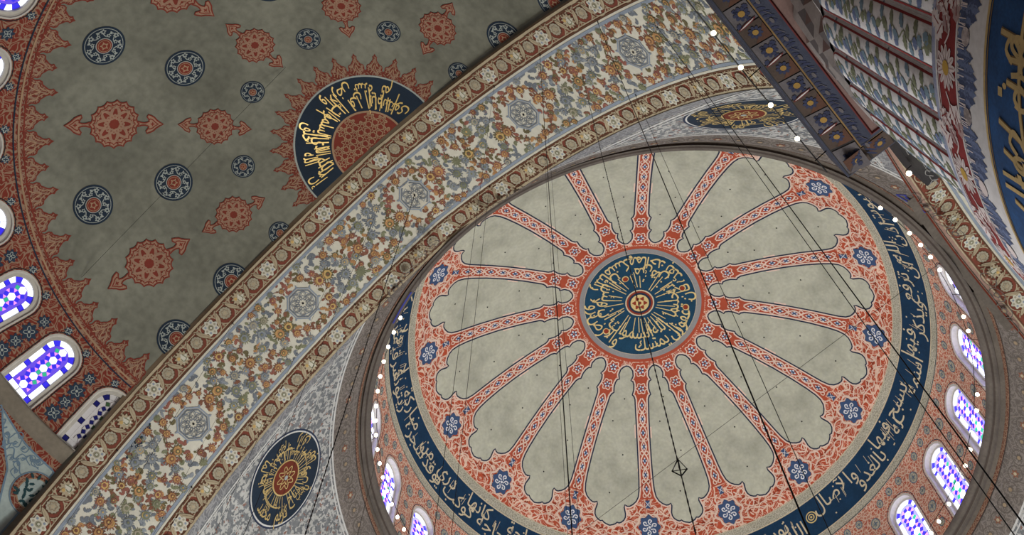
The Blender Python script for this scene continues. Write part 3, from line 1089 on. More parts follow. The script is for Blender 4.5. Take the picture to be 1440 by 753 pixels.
PENDS = {}
for sx, sy, nm, lab in ((-1, -1, 'wall_pendentive_pier', 'grey painted pendentive rising from the fluted pier'), (-1, 1, 'wall_pendentive_far', 'grey foliage pendentive with a gold lettered roundel beside the great arch'),
                        (1, -1, 'wall_pendentive_window', 'shaded grey pendentive under the drum windows'), (1, 1, 'wall_pendentive_opposite', 'grey pendentive opposite the half dome')):
    pd = Pend(sx, sy)
    PENDS[(sx, sy)] = pd
    base = pd.band(nm, 28.3, 16.9, 'foliage_grey', None, nv=60)
    struct(base, lab)
    pd.band('flower_band', 29.30, 28.3, 'band_grey', base, nv=6)
    pd.band('red_band', 29.50, 29.30, 'cornice_red', base, nv=3)
    pd.band('border_line', 28.36, 28.30, 'line_white', base, off=.01, nv=1)
    pd.band('border_line', 28.24, 28.20, 'line_white', base, off=.01, nv=1)
    pd.band('border_line', 29.33, 29.29, 'cornice_dark', base, off=.01, nv=1)
    # painted line pair along the arch edges
    d = Deco()
    z = np.linspace(28.2, 18, 60)
    s = pd.s_z(z)
    for arr, sg in ((pd.ta, 1), (pd.tb, -1)):
        th = np.interp(s, pd.s, arr)
        dirn = np.sign(np.interp(s, pd.s, pd.tb) - np.interp(s, pd.s, pd.ta)) * sg
        rm_ = np.interp(s, pd.s, (pd.ra + pd.rb) / 2)
        grad = np.gradient(th * rm_, s)
        k = np.sqrt(1 + grad ** 2)
        for o_, w, m in ((.16, .36, 'band_grey_blue'), (.42, .05, 'line_white'), (.52, .03, 'line_white')):
            a0, a1 = th + dirn * (o_ - w / 2) * k / rm_, th + dirn * (o_ + w / 2) * k / rm_
            ta_, tb_ = np.interp(s, pd.s, pd.ta), np.interp(s, pd.s, pd.tb)
            mid_ = (ta_ + tb_) / 2
            a0 = np.where(dirn > 0, np.minimum(a0, mid_), np.maximum(a0, mid_)); a1 = np.where(dirn > 0, np.minimum(a1, mid_), np.maximum(a1, mid_))
            n = len(s)
            d.raw(np.vstack([np.c_[a0 * 12, s], np.c_[a1 * 12, s]]), [(i, i + 1, n + i + 1, n + i) for i in range(n - 1)], m, 1 if m != 'line_white' else 2)
    d.build('arch_border', lambda u, s, off, pd=pd: pd.pos(u / 12, s, off), base)
    # small rosettes along the flower band
    d = Deco()
    for i in range(26):
        d.at((i - 12.5) * .62, float(pd.s_z(28.82)))
        d.stroke(cs(20, .27), .035, 'cornice_grey', 1, closed=True)
        if i % 3 == 0:
            d.star(polar(lambda a: .16 * (.75 + .25 * np.cos(6 * a)), 24), 'flower_rust', 2); d.disc(.06, 'arch_cream', 3, 10)
        else:
            d.star(polar(lambda a: .15 * (.8 + .2 * np.cos(8 * a)), 24), 'cornice_grey', 2); d.disc(.07, 'arch_tan', 3, 10)
    d.at()
    me_map = lambda x, s, off, pd=pd: pd.pos(pd.mid + x / 11.1, s, off)
    d.build('rosette_row', me_map, base, kind='stuff')
    if sx < 0:
        d = calligraphy_roundel(random.Random(7 + sy))
        d.build('calligraphy_roundel', pd.local(pd.mid + (math.radians(-1.0) if sy < 0 else 0), float(pd.s_z(26.5)), fixed_r=12.56), base, label='round navy medallion with gold lettering and a red heart')
# small blue painted patches beside the rim
pd = PENDS[(-1, -1)]
d = Deco()
for (a0, z0), (a1, z1), w in (((254.0, 29.15), (259.4, 29.02), .07), ((254.4, 28.92), (259.4, 29.02), .06), ((254.0, 29.15), (254.6, 28.85), .06), ((255.2, 29.02), (256.4, 28.86), .05)):
    d.stroke(np.array([(math.radians(a0) * 11, float(pd.s_z(z0))), (math.radians(a1) * 11, float(pd.s_z(z1)))]), w, 'blue_paint', 3)
d.build('blue_streak', lambda u, s, off: pd.pos(u / 11, s, off), bpy.data.objects['wall_pendentive_pier'], label='small blue painted patch on the pendentive')

# ---- great arch soffit
FACE_BAND = 0.09
arch = sheet('ceiling_arch', ARCH, -18.7, 18.7, D2, D3, 150, 10, 'arch_white')
struct(arch, 'great pointed arch soffit, cream ground with painted flower garlands and octagons')
b1 = sheet('roundel_border', ARCH, -18.7, 18.7, D1, D2, 150, 4, 'arch_red', arch)
b2 = sheet('roundel_border', ARCH, -18.7, 18.7, D3, D4, 150, 4, 'arch_red', arch)
def along_arch(d, v, w, m, lay, L0=-18.7, L1=18.7, n=150):
    L = np.linspace(L0, L1, n)
    d.raw(np.vstack([np.c_[L, np.full(n, v - w / 2)], np.c_[L, np.full(n, v + w / 2)]]), [(i, i + 1, n + i + 1, n + i) for i in range(n - 1)], m, lay, tf=False)
d = Deco()
for e, sg in ((D2, 1), (D3, -1)):
    along_arch(d, e + sg * .00, .06, 'petal_white', 2)
    along_arch(d, e + sg * .085, .09, 'arch_blue', 2)
    along_arch(d, e - sg * .06, .045, 'arch_brown', 2)
for e, sg in ((D1, 1), (D4, -1)):
    along_arch(d, e + sg * .04, .07, 'arch_cream', 2)
    along_arch(d, e + sg * .105, .035, 'arch_brown', 2)
for v in (D1 + .17, D2 - .12, D3 + .12, D4 - .17):
    along_arch(d, v, .03, 'arch_cream', 2)
d.build('border_line', ARCH.pos, arch)

def rosette(d, kind):
    """one roundel of the running border: x along the arch, y across"""
    if kind == 0:
        d.star(polar(lambda a: .265 * (.88 + .12 * np.cos(8 * a)), 56), 'arch_brown', 3)
        d.star(polar(lambda a: .25 * (.88 + .12 * np.cos(8 * a)), 56), 'petal_white', 4)
        T = d.T
        for j in range(8):
            a = j * PI / 4
            d.at(T[0] + .155 * math.cos(a), T[1] + .155 * math.sin(a)); d.star(cs(8, .035), 'arch_blue' if j % 2 else 'petal_grey', 5)
        d.at(T[0], T[1]); d.disc(.09, 'petal_grey', 5, 14); d.disc(.06, 'leaf_green', 6, 12); d.disc(.035, 'petal_white', 7, 10)
    elif kind == 2:
        T = d.T
        d.star(polar(lambda a: .27 * (.86 + .14 * np.sign(np.cos(14 * a))), 84), 'arch_brown', 3)
        d.star(polar(lambda a: .225 * (.86 + .14 * np.cos(12 * a)), 72), 'arch_cream', 4)
        d.at(T[0] - .03, T[1] + .02, .8); d.star(polar(lambda a: .14 * (.8 + .2 * np.cos(5 * a)), 30), 'petal_white', 5)
        d.stroke(catmull([(-.1, -.05), (0, .08), (.1, 0), (.02, -.08)]), .025, 'leaf_green', 6)
        d.at(T[0] + .09, T[1] - .06); d.disc(.05, 'flower_gold', 6, 10)
    else:
        d.star(polar(lambda a: .215 * (.92 + .08 * np.cos(16 * a)), 64), 'arch_brown', 3)
        d.star(polar(lambda a: .185 * (.94 + .06 * np.cos(12 * a)), 48), 'petal_grey', 4)
        d.stroke(polar(lambda a: .12 * (.85 + .15 * np.cos(6 * a)), 36), .02, 'arch_tan', 5, closed=True)
        d.disc(.055, 'arch_cream', 5, 12)

UNIT = 4.82 / 8
def border_unit_row(d, v, L0, L1, flip):
    i0, i1 = int(math.floor(L0 / UNIT)), int(math.ceil(L1 / UNIT))
    for i in range(i0, i1 + 1):
        L = i * UNIT
        d.at(L, v)
        rosette(d, (0, 1, 2, 3)[i % 4])
        d.at(L, v)
        # vine ring around the roundel, leaf crossing to the next
        a = np.linspace(.5, TAU - .5, 26) + (PI / 2 if i % 2 else -PI / 2)
        d.stroke(np.c_[.31 * np.cos(a), .31 * np.sin(a)], .032, 'arch_cream', 2)
        f = flip * (1 if i % 2 else -1)
        d.at(L + UNIT / 2, v, f * 1.05)
        lf = catmull([(-.27, -.0), (-.1, .075), (.1, .08), (.27, .0), (.1, -.05), (-.1, -.055)], True, 3)
        d.poly(lf, 'arch_brown', 3)
        d.at(L + UNIT / 2, v, f * 1.05, .85)
        d.poly(lf, 'arch_cream', 4); d.stroke(np.array([(-.2, 0), (.2, .01)]), .012, 'arch_tan', 5)
        for s_ in (1, -1):
            d.at(L + UNIT / 2 + s_ * .03, v + s_ * f * -.21, s_ * .6)
            d.star(polar(lambda t: .055 * (.7 + .3 * np.cos(3 * t)), 15), 'arch_cream', 3)
            d.at(L + UNIT / 2 - s_ * .02, v + s_ * f * .24, s_ * .9)
            d.star(polar(lambda t: .06 * (.6 + .4 * np.cos(2 * t)), 14), 'arch_tan', 3)
    d.at()
for v, fl in (((D1 + D2) / 2 - .01, 1), ((D3 + D4) / 2 + .01, -1)):
    d = Deco()
    border_unit_row(d, v, -13.6, 15.2, fl)
    d.build('rosette_row', ARCH.pos, arch, kind='stuff', label='row of cream rosettes and acanthus leaves on the red arch border')

# octagon medallions
d = Deco()
def ngon(n, R, ph=0.0):
    return cs(n, R, ph)
R8 = .50
for R, w, m in ((R8, .04, 'arch_blue'), (R8 - .065, .05, 'leaf_slate')):
    d.stroke(resample(ngon(8, R, PI / 8), 64), w, m, 3, closed=True)
d.star(ngon(8, R8 - .02, PI / 8), 'petal_white', 2)
for j in range(8):
    a = j * PI / 4 + PI / 8
    d.at((R8 + .03) * math.cos(a), (R8 + .03) * math.sin(a), a); d.star(np.array([(.07, 0), (0, .035), (-.03, 0), (0, -.035)]), 'arch_blue', 3)
d.at()
for k_, R, b, w in ((4, .25, .5, .021), (4, .25, -.5, .021), (8, .27, .28, .018), (8, .17, .45, .018)):
    d.stroke(polar(lambda a: R * (1 + b * np.cos(k_ * a)), 96), w, 'leaf_slate', 4, closed=True)
d.stroke(polar(lambda a: .38 * (1 - .1 * np.abs(np.cos(4 * a + PI / 2))), 64), .02, 'arch_blue', 4, closed=True)
d.disc(.035, 'lead_black', 5, 10)
OCT_L = [k * 4.82 for k in range(-3, 4)]
for L in OCT_L:
    dd = d
    dd.build('octagon_medallion', ARCH.local(L, -12.62), arch)

# flower garlands
def leaf_shape(ln, wd, teeth=5):
    t = np.linspace(0, 1, teeth * 2 + 1)
    w = np.sin(t * PI) ** .8 * wd * (1 - .35 * (np.arange(len(t)) % 2))
    return np.vstack([np.c_[t * ln, w], np.c_[t[::-1][1:-1] * ln, -w[::-1][1:-1]]])

def flower(d, x, y, R, rot, rim, body, heart, rng, bluish=False):
    R *= 1.12
    d.at(x, y, rot)
    n = rng.choice((11, 13, 15))
    d.star(polar(lambda a: R * (.84 + .16 * np.sign(np.cos(n * a))), n * 4), rim, 3)
    d.at(x, y, rot, 1, .92)
    d.star(polar(lambda a: R * .7 * (.93 + .07 * np.cos(7 * a)), 28), body, 4)
    if R > .1:
        d.at(x + .12 * R * math.cos(rot), y + .12 * R * math.sin(rot), rot)
        d.star(cs(12, R * .33), rim, 5); d.star(cs(10, R * .17), heart, 6)
        t = np.linspace(-.9, .9, 8)
        d.at(x, y, rot); d.stroke(np.c_[R * .52 * np.cos(t + PI), R * .52 * np.sin(t + PI)], R * .09, heart, 5)
    nl = rng.choice((2, 3, 3))
    for j in range(nl):
        a = rot + j * TAU / nl + rng.uniform(-.4, .4)
        d.at(x + R * .8 * math.cos(a), y + R * .8 * math.sin(a), a + rng.uniform(-.3, .3))
        d.star(leaf_shape(R * rng.uniform(.7, 1.1), R * .3, 3), rng.choice(('leaf_slate', 'leaf_blue', 'leaf_green') if bluish else ('flower_rust', 'leaf_dark', 'flower_red')), 2)

def garland(d, rng):
    period, hw = 4.82, 1.0
    pts = []
    warm, cool = [], []
    # garland ring around the octagon, larger blossoms where it touches the axis
    for j in range(16):
        a = j / 16 * TAU + .2
        rr_ = .80 + (.06 if j % 2 else -.03)
        x, y = rr_ * 1.12 * math.cos(a), rr_ * math.sin(a)
        if abs(y) > .93:
            continue
        warm.append((x, y, .18 if j in (0, 8) else rng.choice((.09, .11, .13))))
    # lengthwise blossoms and the double wave between two octagons
    for x, y, R in ((1.18, .12, .2), (-1.18, -.12, .2), (2.41, .02, .19), (1.5, .62, .14), (-1.5, -.62, .14), (1.95, .8, .15), (-1.95, -.8, .15), (2.2, .45, .12), (-2.2, -.45, .12), (1.0, -.88, .13), (-1.0, .88, .13), (2.35, -.85, .12), (-2.3, .87, .12), (1.72, .35, .1), (-1.72, -.35, .1), (2.3, -.4, .1), (-2.12, .4, .09), (1.35, -.9, .1), (-1.3, .9, .1)):
        warm.append((x, y, R))
    for x, y, R in ((1.55, -.3, .17), (-1.55, .3, .17), (1.3, .42, .13), (-1.3, -.42, .13), (1.85, .02, .15), (-1.85, -.02, .15), (1.95, -.55, .17), (-1.95, .55, .17), (1.5, -.66, .15), (-1.5, .66, .15), (.62, .92, .12), (-.62, -.92, .12), (.55, -.92, .1), (-.55, .92, .1),
                    (2.15, .15, .12), (-2.15, .12, .12), (1.15, -.52, .13), (-1.15, .52, .13), (2.36, .62, .14), (-2.38, -.72, .13), (1.6, .9, .12), (-1.6, -.9, .12), (2.2, -.95, .1), (-2.2, .96, .1)):
        cool.append((x, y, R))
    for x, y, R in warm:
        x += rng.uniform(-.04, .04); y += rng.uniform(-.03, .03)
        rim = rng.choice(('flower_rust', 'flower_rust', 'flower_red', 'leaf_dark'))
        body = rng.choice(('flower_orange', 'flower_gold', 'flower_orange')) if R > .115 else rng.choice(('flower_red', 'flower_red', 'flower_orange'))
        flower(d, x, y, R, rng.uniform(0, TAU), rim, body, 'flower_gold' if body != 'flower_gold' else 'flower_rust', rng)
        pts.append((x, y, R))
    for x, y, R in cool:
        x += rng.uniform(-.05, .05); y += rng.uniform(-.03, .03)
        rim = rng.choice(('leaf_slate', 'leaf_slate', 'leaf_green', 'leaf_blue'))
        body = rng.choice(('leaf_blue', 'leaf_green', 'leaf_blue', 'petal_grey'))
        flower(d, x, y, R, rng.uniform(0, TAU), rim, body, rng.choice(('flower_gold', 'petal_grey', 'leaf_green')), rng, True)
        pts.append((x, y, R))
    # stems between neighbours
    P = np.array([(x, y) for x, y, R in pts])
    for i, (x, y, R) in enumerate(pts):
        dd = np.hypot(P[:, 0] - x, P[:, 1] - y); dd[i] = 9
        j = int(np.argmin(dd))
        m_ = (P[j] + (x, y)) / 2 + np.array((rng.uniform(-.06, .06), rng.uniform(-.06, .06)))
        d.at(); d.stroke(catmull([(x, y), m_, P[j]]), .022, 'flower_rust' if i < len(warm) else 'leaf_slate', 1)
    # loose leaves and buds filling the ground
    n = 0
    for _ in range(1500):
        x, y = rng.uniform(-period / 2, period / 2), rng.uniform(-.98, .98)
        if x * x + y * y < .6 ** 2:
            continue
        dmin = min(math.hypot(x - a, y - b) - c for a, b, c in pts)
        if dmin < .045:
            continue
        warmish = (x * x + y * y < 1.0) or (abs(abs(x) - 2.2) < .35)
        m = rng.choice(('flower_red', 'flower_rust', 'leaf_dark', 'flower_orange')) if warmish else rng.choice(('leaf_slate', 'leaf_blue', 'leaf_green', 'leaf_slate'))
        a = rng.uniform(0, TAU)
        d.at(x, y, a)
        d.star(leaf_shape(rng.uniform(.16, .26), rng.uniform(.05, .075), 4), m, 2)
        d.at(x, y, a + 1.0); d.star(leaf_shape(rng.uniform(.1, .16), .04, 3), m, 2)
        pts.append((x, y, .07))
        n += 1
        if n > 120:
            break
    d.at()
for gi in range(4):
    d = Deco()
    garland(d, random.Random(20 + gi))
    for k, L in enumerate(OCT_L):
        if k % 4 == gi:
            d.build('flower_garland', ARCH.local(L, -12.60), arch, kind='stuff', label='painted garland of rust and blue flowers around the octagon')

# stone face of the arch on the half dome side, up to the half dome's edge
LL = np.linspace(-17.6, 17.6, 161)
sA, zA = ARCH.st(LL)
A = np.c_[np.full(161, D1), sA, zA]
tt = np.linspace(0, 1, 161)
zS = np.array([S_ZC + S_AL * math.sqrt(max(S_RS ** 2 - min(abs(t - ST_), 12.4) ** 2, 0)) + EYE for t in sA])
zS = np.maximum(zS, zA + .05)
B = np.c_[np.full(161, SN), sA, zS + .05]
k = np.clip(FACE_BAND / (zS - zA), 0, 1)[:, None]
Mid = A + (B - A) * k
Fq = [(i, i + 1, 161 + i + 1, 161 + i) for i in range(160)]
link('face_edge', mesh_from('face_edge', np.vstack([A, Mid]), Fq, ['arch_tan'], smooth=False), arch)
link('face_plaster', mesh_from('face_plaster', np.vstack([Mid, B]), Fq, ['plaster_half_dim'], smooth=False), arch)

# ---- second arch, springing from the same pier
arch2 = sheet('ceiling_side_arch', ARCH2, -18.7, 18.7, D4B - .95, D4B - 2.7, 120, 6, 'arch_white')
struct(arch2, 'second great arch seen beside the fluted pier')
sheet('rose_band', ARCH2, -18.7, 18.7, D4B, D4B - .24, 120, 2, 'band_rose', arch2)
sheet('crown_closure', ARCH2, -3.0, 3.0, D4B + .25, D4B, 20, 1, 'cornice_grey', arch2)
sheet('roundel_border', ARCH2, -18.7, 18.7, D4B - .24, D4B - .95, 120, 3, 'arch_red', arch2)
sheet('roundel_border', ARCH2, -18.7, 18.7, D4B - 2.7, D4B - 3.6, 120, 3, 'arch_red', arch2)
d = Deco()
for v, w, m in ((D4B - .02, .05, 'maroon'), (D4B - .075, .03, 'cornice_dark'), (D4B - .21, .04, 'arch_cream'), (D4B - .26, .03, 'arch_brown'), (D4B - .95, .06, 'petal_white'), (D4B - 1.035, .09, 'arch_blue'), (D4B - .89, .045, 'arch_brown')):
    along_arch(d, v, w, m, 2)
d.build('border_line', ARCH2.pos, arch2)
d = Deco()
border_unit_row(d, D4B - .59, -12, 6, -1)
d.build('rosette_row', ARCH2.pos, arch2, kind='stuff')

# ---- half dome
semi = sheet('ceiling_half_dome', SEMI, PI / 2, 1.5 * PI, .02, SEMI.s_r(8.33), 120, 50, 'plaster_half_dim')
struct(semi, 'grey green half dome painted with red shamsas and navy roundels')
SL = lambda az, r, along=-1.0: SEMI.local(math.radians(az), float(SEMI.s_r(r)), along=along)

def roundel(d, R, small=False):
    d.disc(R, 'navy_half', 2, 40, R * .9); d.disc(R * .9, 'slate_floral', 2, 40, R * .865); d.disc(R * .87, 'navy_half', 3, 40)
    n = 7 if not small else 6
    t = np.linspace(0, TAU, 81)[:-1]
    d.at(); d.stroke(np.c_[R * (.62 + .13 * np.sin(n * t)) * np.cos(t), R * (.62 + .13 * np.sin(n * t)) * np.sin(t)], R * .045, 'slate_floral', 4, closed=True)
    for j in range(n):
        for q, (rad, sz) in enumerate(((.74, .15), (.55, .12))):
            a = (j + q * .5) / n * TAU
            d.at(R * rad * math.cos(a), R * rad * math.sin(a), a)
            d.star(polar(lambda x: R * sz * (.75 + .25 * np.cos(5 * x)), 20), 'slate_floral', 5); d.star(cs(6, R * sz * .35), 'navy_half', 6)
        a = (j + .27) / n * TAU
        d.at(R * .66 * math.cos(a), R * .66 * math.sin(a), a + 1); d.star(leaf_shape(R * .2, R * .06, 3), 'slate_floral', 4)
    d.at()
    c = .36 if not small else .3
    d.disc(R * (c + .04), 'slate_floral', 6, 30); d.disc(R * c, 'red_half_plain', 7, 30)
    d.at(); d.stroke(cs(28, R * (c - .07)), R * .025, 'tan_line', 8, closed=True)
    for j in range(5):
        a = j * TAU / 5
        d.at(R * .13 * math.cos(a), R * .13 * math.sin(a), a); d.star(polar(lambda x: R * .085 * (.7 + .3 * np.cos(3 * x)), 15), 'tan_line', 8)
    d.at()

def shamsa(d, R, reach):
    """scalloped red disc with interlace and a pendant at each end (ends on the y axis)"""
    f = lambda k: polar(lambda a: R * k * (1 - .10 * np.abs(np.sin(8 * a)) ** .7), 128)
    d.star(f(1.0), 'rose_tan', 2)
    d.stroke(f(.985), R * .05, 'red_half_plain', 4, closed=True)
    d.stroke(f(.84), R * .04, 'red_half_plain', 3, closed=True)
    d.star(cs(48, R * .70), 'red_half_plain', 3)
    for kk, RR, b, w in ((8, .56, .26, .075), (4, .46, .48, .085), (4, .46, -.48, .085), (8, .30, .3, .06)):
        d.stroke(polar(lambda a: R * RR * (1 + b * np.cos(kk * a)), 120), R * w, 'rose_tan', 4, closed=True)
    for j in range(16):
        a = j * PI / 8
        d.at(R * .70 * math.cos(a), R * .70 * math.sin(a), a); d.star(polar(lambda x: R * .10 * (.7 + .3 * np.cos(3 * x)), 15), 'rose_tan', 5)
        a += PI / 16
        d.at(R * .77 * math.cos(a), R * .77 * math.sin(a), a); d.star(leaf_shape(R * .09, R * .035, 2), 'red_half_plain', 5)
    for j in range(8):
        a = (j + .5) * PI / 4
        d.at(R * .47 * math.cos(a), R * .47 * math.sin(a), a); d.star(polar(lambda x: R * .09 * (.7 + .3 * np.cos(4 * x)), 16), 'rose_tan', 5)
    d.at()
    ln = reach - R
    for sg in (1, -1):
        P = np.array([(-.07, R * .93), (-.035, R + ln * .12), (-.035, R + ln * .26), (-.07, R + ln * .40), (-.14, R + ln * .36), (-.20, R + ln * .29), (-.265, R + ln * .33), (-.235, R + ln * .47), (-.19, R + ln * .6), (-.12, R + ln * .70), (-.05, R + ln * .85), (0, R + ln)])
        P = np.vstack([P, np.c_[-P[::-1][1:, 0], P[::-1][1:, 1]]]) * (1, sg)
        P[:, 0] *= R / .68
        d.poly(P, 'rose_tan', 2)
        d.stroke(P, R * .05, 'red_half_plain', 4)
        c = np.array((0, sg * (R + ln * .55)))
        d.stroke(c + (P[5:-5] - c) * .55, R * .04, 'red_half_plain', 3)
        d.at(0, sg * (R + ln * .55)); d.star(polar(lambda x: R * .09 * (.7 + .3 * np.cos(4 * x)), 20), 'red_half_plain', 3); d.at()

def turned(rev, o, ang):
    return rot_about(rev.cx, rev.cy, ang)

for r, R, small, nm, lab in ((3.71, .345, True, 'small_roundel', 'small navy floral roundel'), (5.47, .55, False, 'roundel', 'navy floral roundel with a red heart'), (7.21, .56, False, 'roundel', 'navy floral roundel with a red heart near the red fringe')):
    d = Deco(); roundel(d, R, small)
    o = d.build(nm, SL(90, r), semi, label=lab)
    for k in range(1, 6):
        copy_part(o, semi, turned(SEMI, o, math.radians(36 * k)))
for r, R, reach, lab in ((4.39, .55, 1.05, 'red scalloped shamsa with two pendants near the crown'), (6.65, .70, 1.36, 'large red scalloped shamsa with two pendants')):
    d = Deco(); shamsa(d, R, reach)
    o = d.build('shamsa', SL(108, r), semi, label=lab)
    for k in range(1, 5):
        copy_part(o, semi, turned(SEMI, o, math.radians(36 * k)))

# trefoil fringe along the foot of the plaster and around the crown medallion
def trefoil(d, W, H, fill, line, lay=1):
    h = np.array([(W * .5, 0), (W * .5, H * .22), (W * .43, H * .30), (W * .45, H * .42), (W * .40, H * .50), (W * .28, H * .53), (W * .20, H * .62), (W * .12, H * .70), (W * .09, H * .80), (W * .13, H * .86), (W * .04, H * .92), (0, H)])
    P = np.vstack([h, np.c_[-h[::-1][1:, 0], h[::-1][1:, 1]]])
    d.poly(P, fill, lay)
    d.stroke(P, W * .045, line, lay + 1)
    q = np.array((0, H * .2))
    d.stroke(q + (P[1:-1] - q) * .74, W * .035, 'tan_line', lay + 1)
    d.stroke(catmull([(-W * .25, H * .12), (-W * .1, H * .3), (0, H * .5), (W * .1, H * .3), (W * .25, H * .12)]), W * .04, 'tan_line', lay + 1)
d = Deco(); trefoil(d, .70, .93, 'red_fringe', 'red_half_plain')
fr0 = d.build('fringe_trefoil', SL(92, 8.33), semi)
d = Deco(); trefoil(d, .70, .76, 'red_fringe', 'red_half_plain')
fr1 = d.build('fringe_trefoil', SL(92 + 4.9, 8.33), semi)
for k in range(1, 18):
    copy_part(fr0, semi, turned(SEMI, fr0, math.radians(9.8 * k))); copy_part(fr1, semi, turned(SEMI, fr1, math.radians(9.8 * k)))
d = Deco()
for rad, w, m in ((8.33, .05, 'tan_line'), (8.25, .04, 'red_half_plain'), (8.41, .04, 'navy_half')):
    a = np.linspace(PI / 2, 1.5 * PI, 121)
    s = float(SEMI.s_r(rad))
    d.raw(np.vstack([np.c_[a, np.full(121, s - w / 2)], np.c_[a, np.full(121, s + w / 2)]]), [(i, i + 1, 122 + i, 121 + i) for i in range(120)], m, 3)
d.build('fringe_line', SEMI.pos, semi)

# crown medallion of the half dome (only its half below the edge exists)
TURN_S = math.radians(-36)
AYAT = 'إن ربكم الله الذي خلق السموات والأرض في ستة أيام ثم استوى على العرش يغشي الليل النهار يطلبه حثيثا والشمس والقمر والنجوم مسخرات بأمره'.split()
cm = lambda az, rad: rad
def half_ring(d, r0, r1, m, lay, n=60):
    a = np.linspace(PI / 2, 1.5 * PI, n + 1)
    k = max(1, int((r1 - r0) / .3))
    for i in range(k):
        q0, q1 = r0 + (r1 - r0) * i / k, r0 + (r1 - r0) * (i + 1) / k
        s0, s1 = float(SEMI.s_r(q0)), float(SEMI.s_r(q1))
        d.raw(np.vstack([np.c_[a, np.full(n + 1, s0)], np.c_[a, np.full(n + 1, s1)]]), [(j, j + 1, n + 2 + j, n + 1 + j) for j in range(n)], m, lay, tf=False)
d = Deco()
half_ring(d, .03, 1.14, 'red_half_plain', 2); half_ring(d, 1.11, 1.17, 'tan_line', 3); half_ring(d, 1.15, 2.23, 'navy_half', 2); half_ring(d, 2.23, 2.28, 'slate_floral', 3)
d.build('crown_ring', SEMI.pos, semi, label='navy ring and red heart at the crown of the half dome')
# star lattice of the heart
d = Deco()
def clip_half(P, m, w, lay):
    """keep only the pieces on the half dome's side of its open edge (viewer frame of crown_map)"""
    az = -np.arctan2(P[:, 1], P[:, 0]) + TURN_S
    ok = np.cos(az) * np.hypot(P[:, 0], P[:, 1]) < -.02
    i = 0
    while i < len(P):
        if ok[i]:
            j = i
            while j + 1 < len(P) and ok[j + 1]:
                j += 1
            if j > i:
                d.stroke(P[i:j + 1], w, m, lay)
            i = j + 1
        else:
            i += 1
for kx in range(-5, 6):
    for ky in range(-5, 6):
        c = np.array((kx * .36 + (ky % 2) * .18, ky * .31))
        if np.linalg.norm(c) < 1.0:
            P = c + polar(lambda a: .17 * (.78 + .22 * np.cos(6 * a)), 37)
            clip_half(np.vstack([P, P[:1]]), 'tan_line', .03, 4)
            P = c + cs(7, .06); clip_half(np.vstack([P, P[:1]]), 'tan_line', .025, 4)
            for a in (0, PI / 3, 2 * PI / 3):
                v = np.array((math.cos(a), math.sin(a)))
                clip_half(np.array([c + v * .17, c + v * .12 + (0, .02), c + v * .07]), 'tan_line', .025, 4)
V0 = Deco()
ws_all = []
ac0 = math.radians(-36 + 0)
tmp = Deco()
# lettering only over the visible half: azimuth 92 to 268
def semi_words(words, base, size, az0, az1, mat_of, wide, tall):
    adv = [word_w(w, size, wide) for w in words]
    cum = np.r_[0, np.cumsum(adv)]
    for i, w in enumerate(words):
        f = (cum[i] + cum[i + 1]) / 2 / cum[-1]
        az = az0 + (az1 - az0) * f
        phi = TURN_S - math.radians(az)
        half = adv[i] / 2
        def fx(x, y):
            r = base[i % len(base)] - y
            a = phi + (x - half) / base[i % len(base)]
            return np.c_[r * np.cos(a), r * np.sin(a)]
        put_word(d, w, fx, size, mat_of(az), 4, wide, tall)
gold_of = lambda az: 'gold_leaf'
semi_words(AYAT[:12], (2.06, 1.66), .56, 98, 262, gold_of, .62, 1.1)
rng = random.Random(11)
for az in np.linspace(104, 254, 34):
    if rng.random() < .7:
        phi = TURN_S - math.radians(az + rng.uniform(-1.5, 1.5))
        r0, r1 = rng.uniform(1.22, 1.32), rng.uniform(1.6, 2.0)
        d.at(); d.stroke(np.array([(r0 * math.cos(phi), r0 * math.sin(phi)), (r1 * math.cos(phi + .05), r1 * math.sin(phi + .05))]), .032, gold_of(az), 3)
d.build('calligraphy', crown_map(SEMI, TURN_S), semi, label='gold lettering on the navy crown ring of the half dome')
d = Deco(); trefoil(d, .50, .72, 'red_fringe', 'red_half_plain')
ft = d.build('crown_trefoil', SEMI.local(math.radians(96), float(SEMI.s_r(2.26)), up=-1.0), semi)
for k in range(1, 15):
    copy_part(ft, semi, turned(SEMI, ft, math.radians(12 * k)))

# window band of the half dome
SWN = math.radians(180 / 14)
s_top, s_bot = float(SEMI.s_r(8.33)), float(SEMI.s_r(9.66))
sw_base = float(SEMI.s_r(9.60))
sw_h = 1.86
sk = window_kit(.46, sw_h, 'half', .33)
skd = window_kit(.46, sw_h, 'half', .33, dim=True)
th0 = math.radians(90)
wmS = win_matrix(SEMI, th0, sw_base, sw_base - sw_h, .10)
sh = sk['outer'] * np.array((1.1, 1.0)) + np.array((0, .02))
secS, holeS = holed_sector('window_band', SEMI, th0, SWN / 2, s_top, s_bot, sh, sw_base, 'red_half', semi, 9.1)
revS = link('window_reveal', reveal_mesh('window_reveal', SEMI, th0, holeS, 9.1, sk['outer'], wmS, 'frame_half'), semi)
d = Deco()
d.stroke(holeS, .05, 'frame_half', 1, closed=True)
cS = np.array((0., sw_base - sw_h * .5))
d.stroke(cS + (holeS - cS) * (1.1, 1.06), .03, 'lead_black', 1, closed=True)
half_w = SWN / 2 * 9.1
for y, R in ((.3, .19), (.72, .16), (1.14, .2), (1.62, .15)):
    for sg in (1, -1):
        if sg < 0 and True:
            continue
        d.at(sg * half_w, sw_base - y, .6)
        d.star(polar(lambda a: R * 1.3 * (.84 + .16 * np.cos(8 * a)), 48), 'navy_half_flower', 2)
        d.stroke(polar(lambda a: R * .75 * (.72 + .28 * np.cos(4 * a)), 40), .018, 'slate_floral', 3, closed=True)
        d.star(cs(6, R * .2), 'slate_floral', 3)
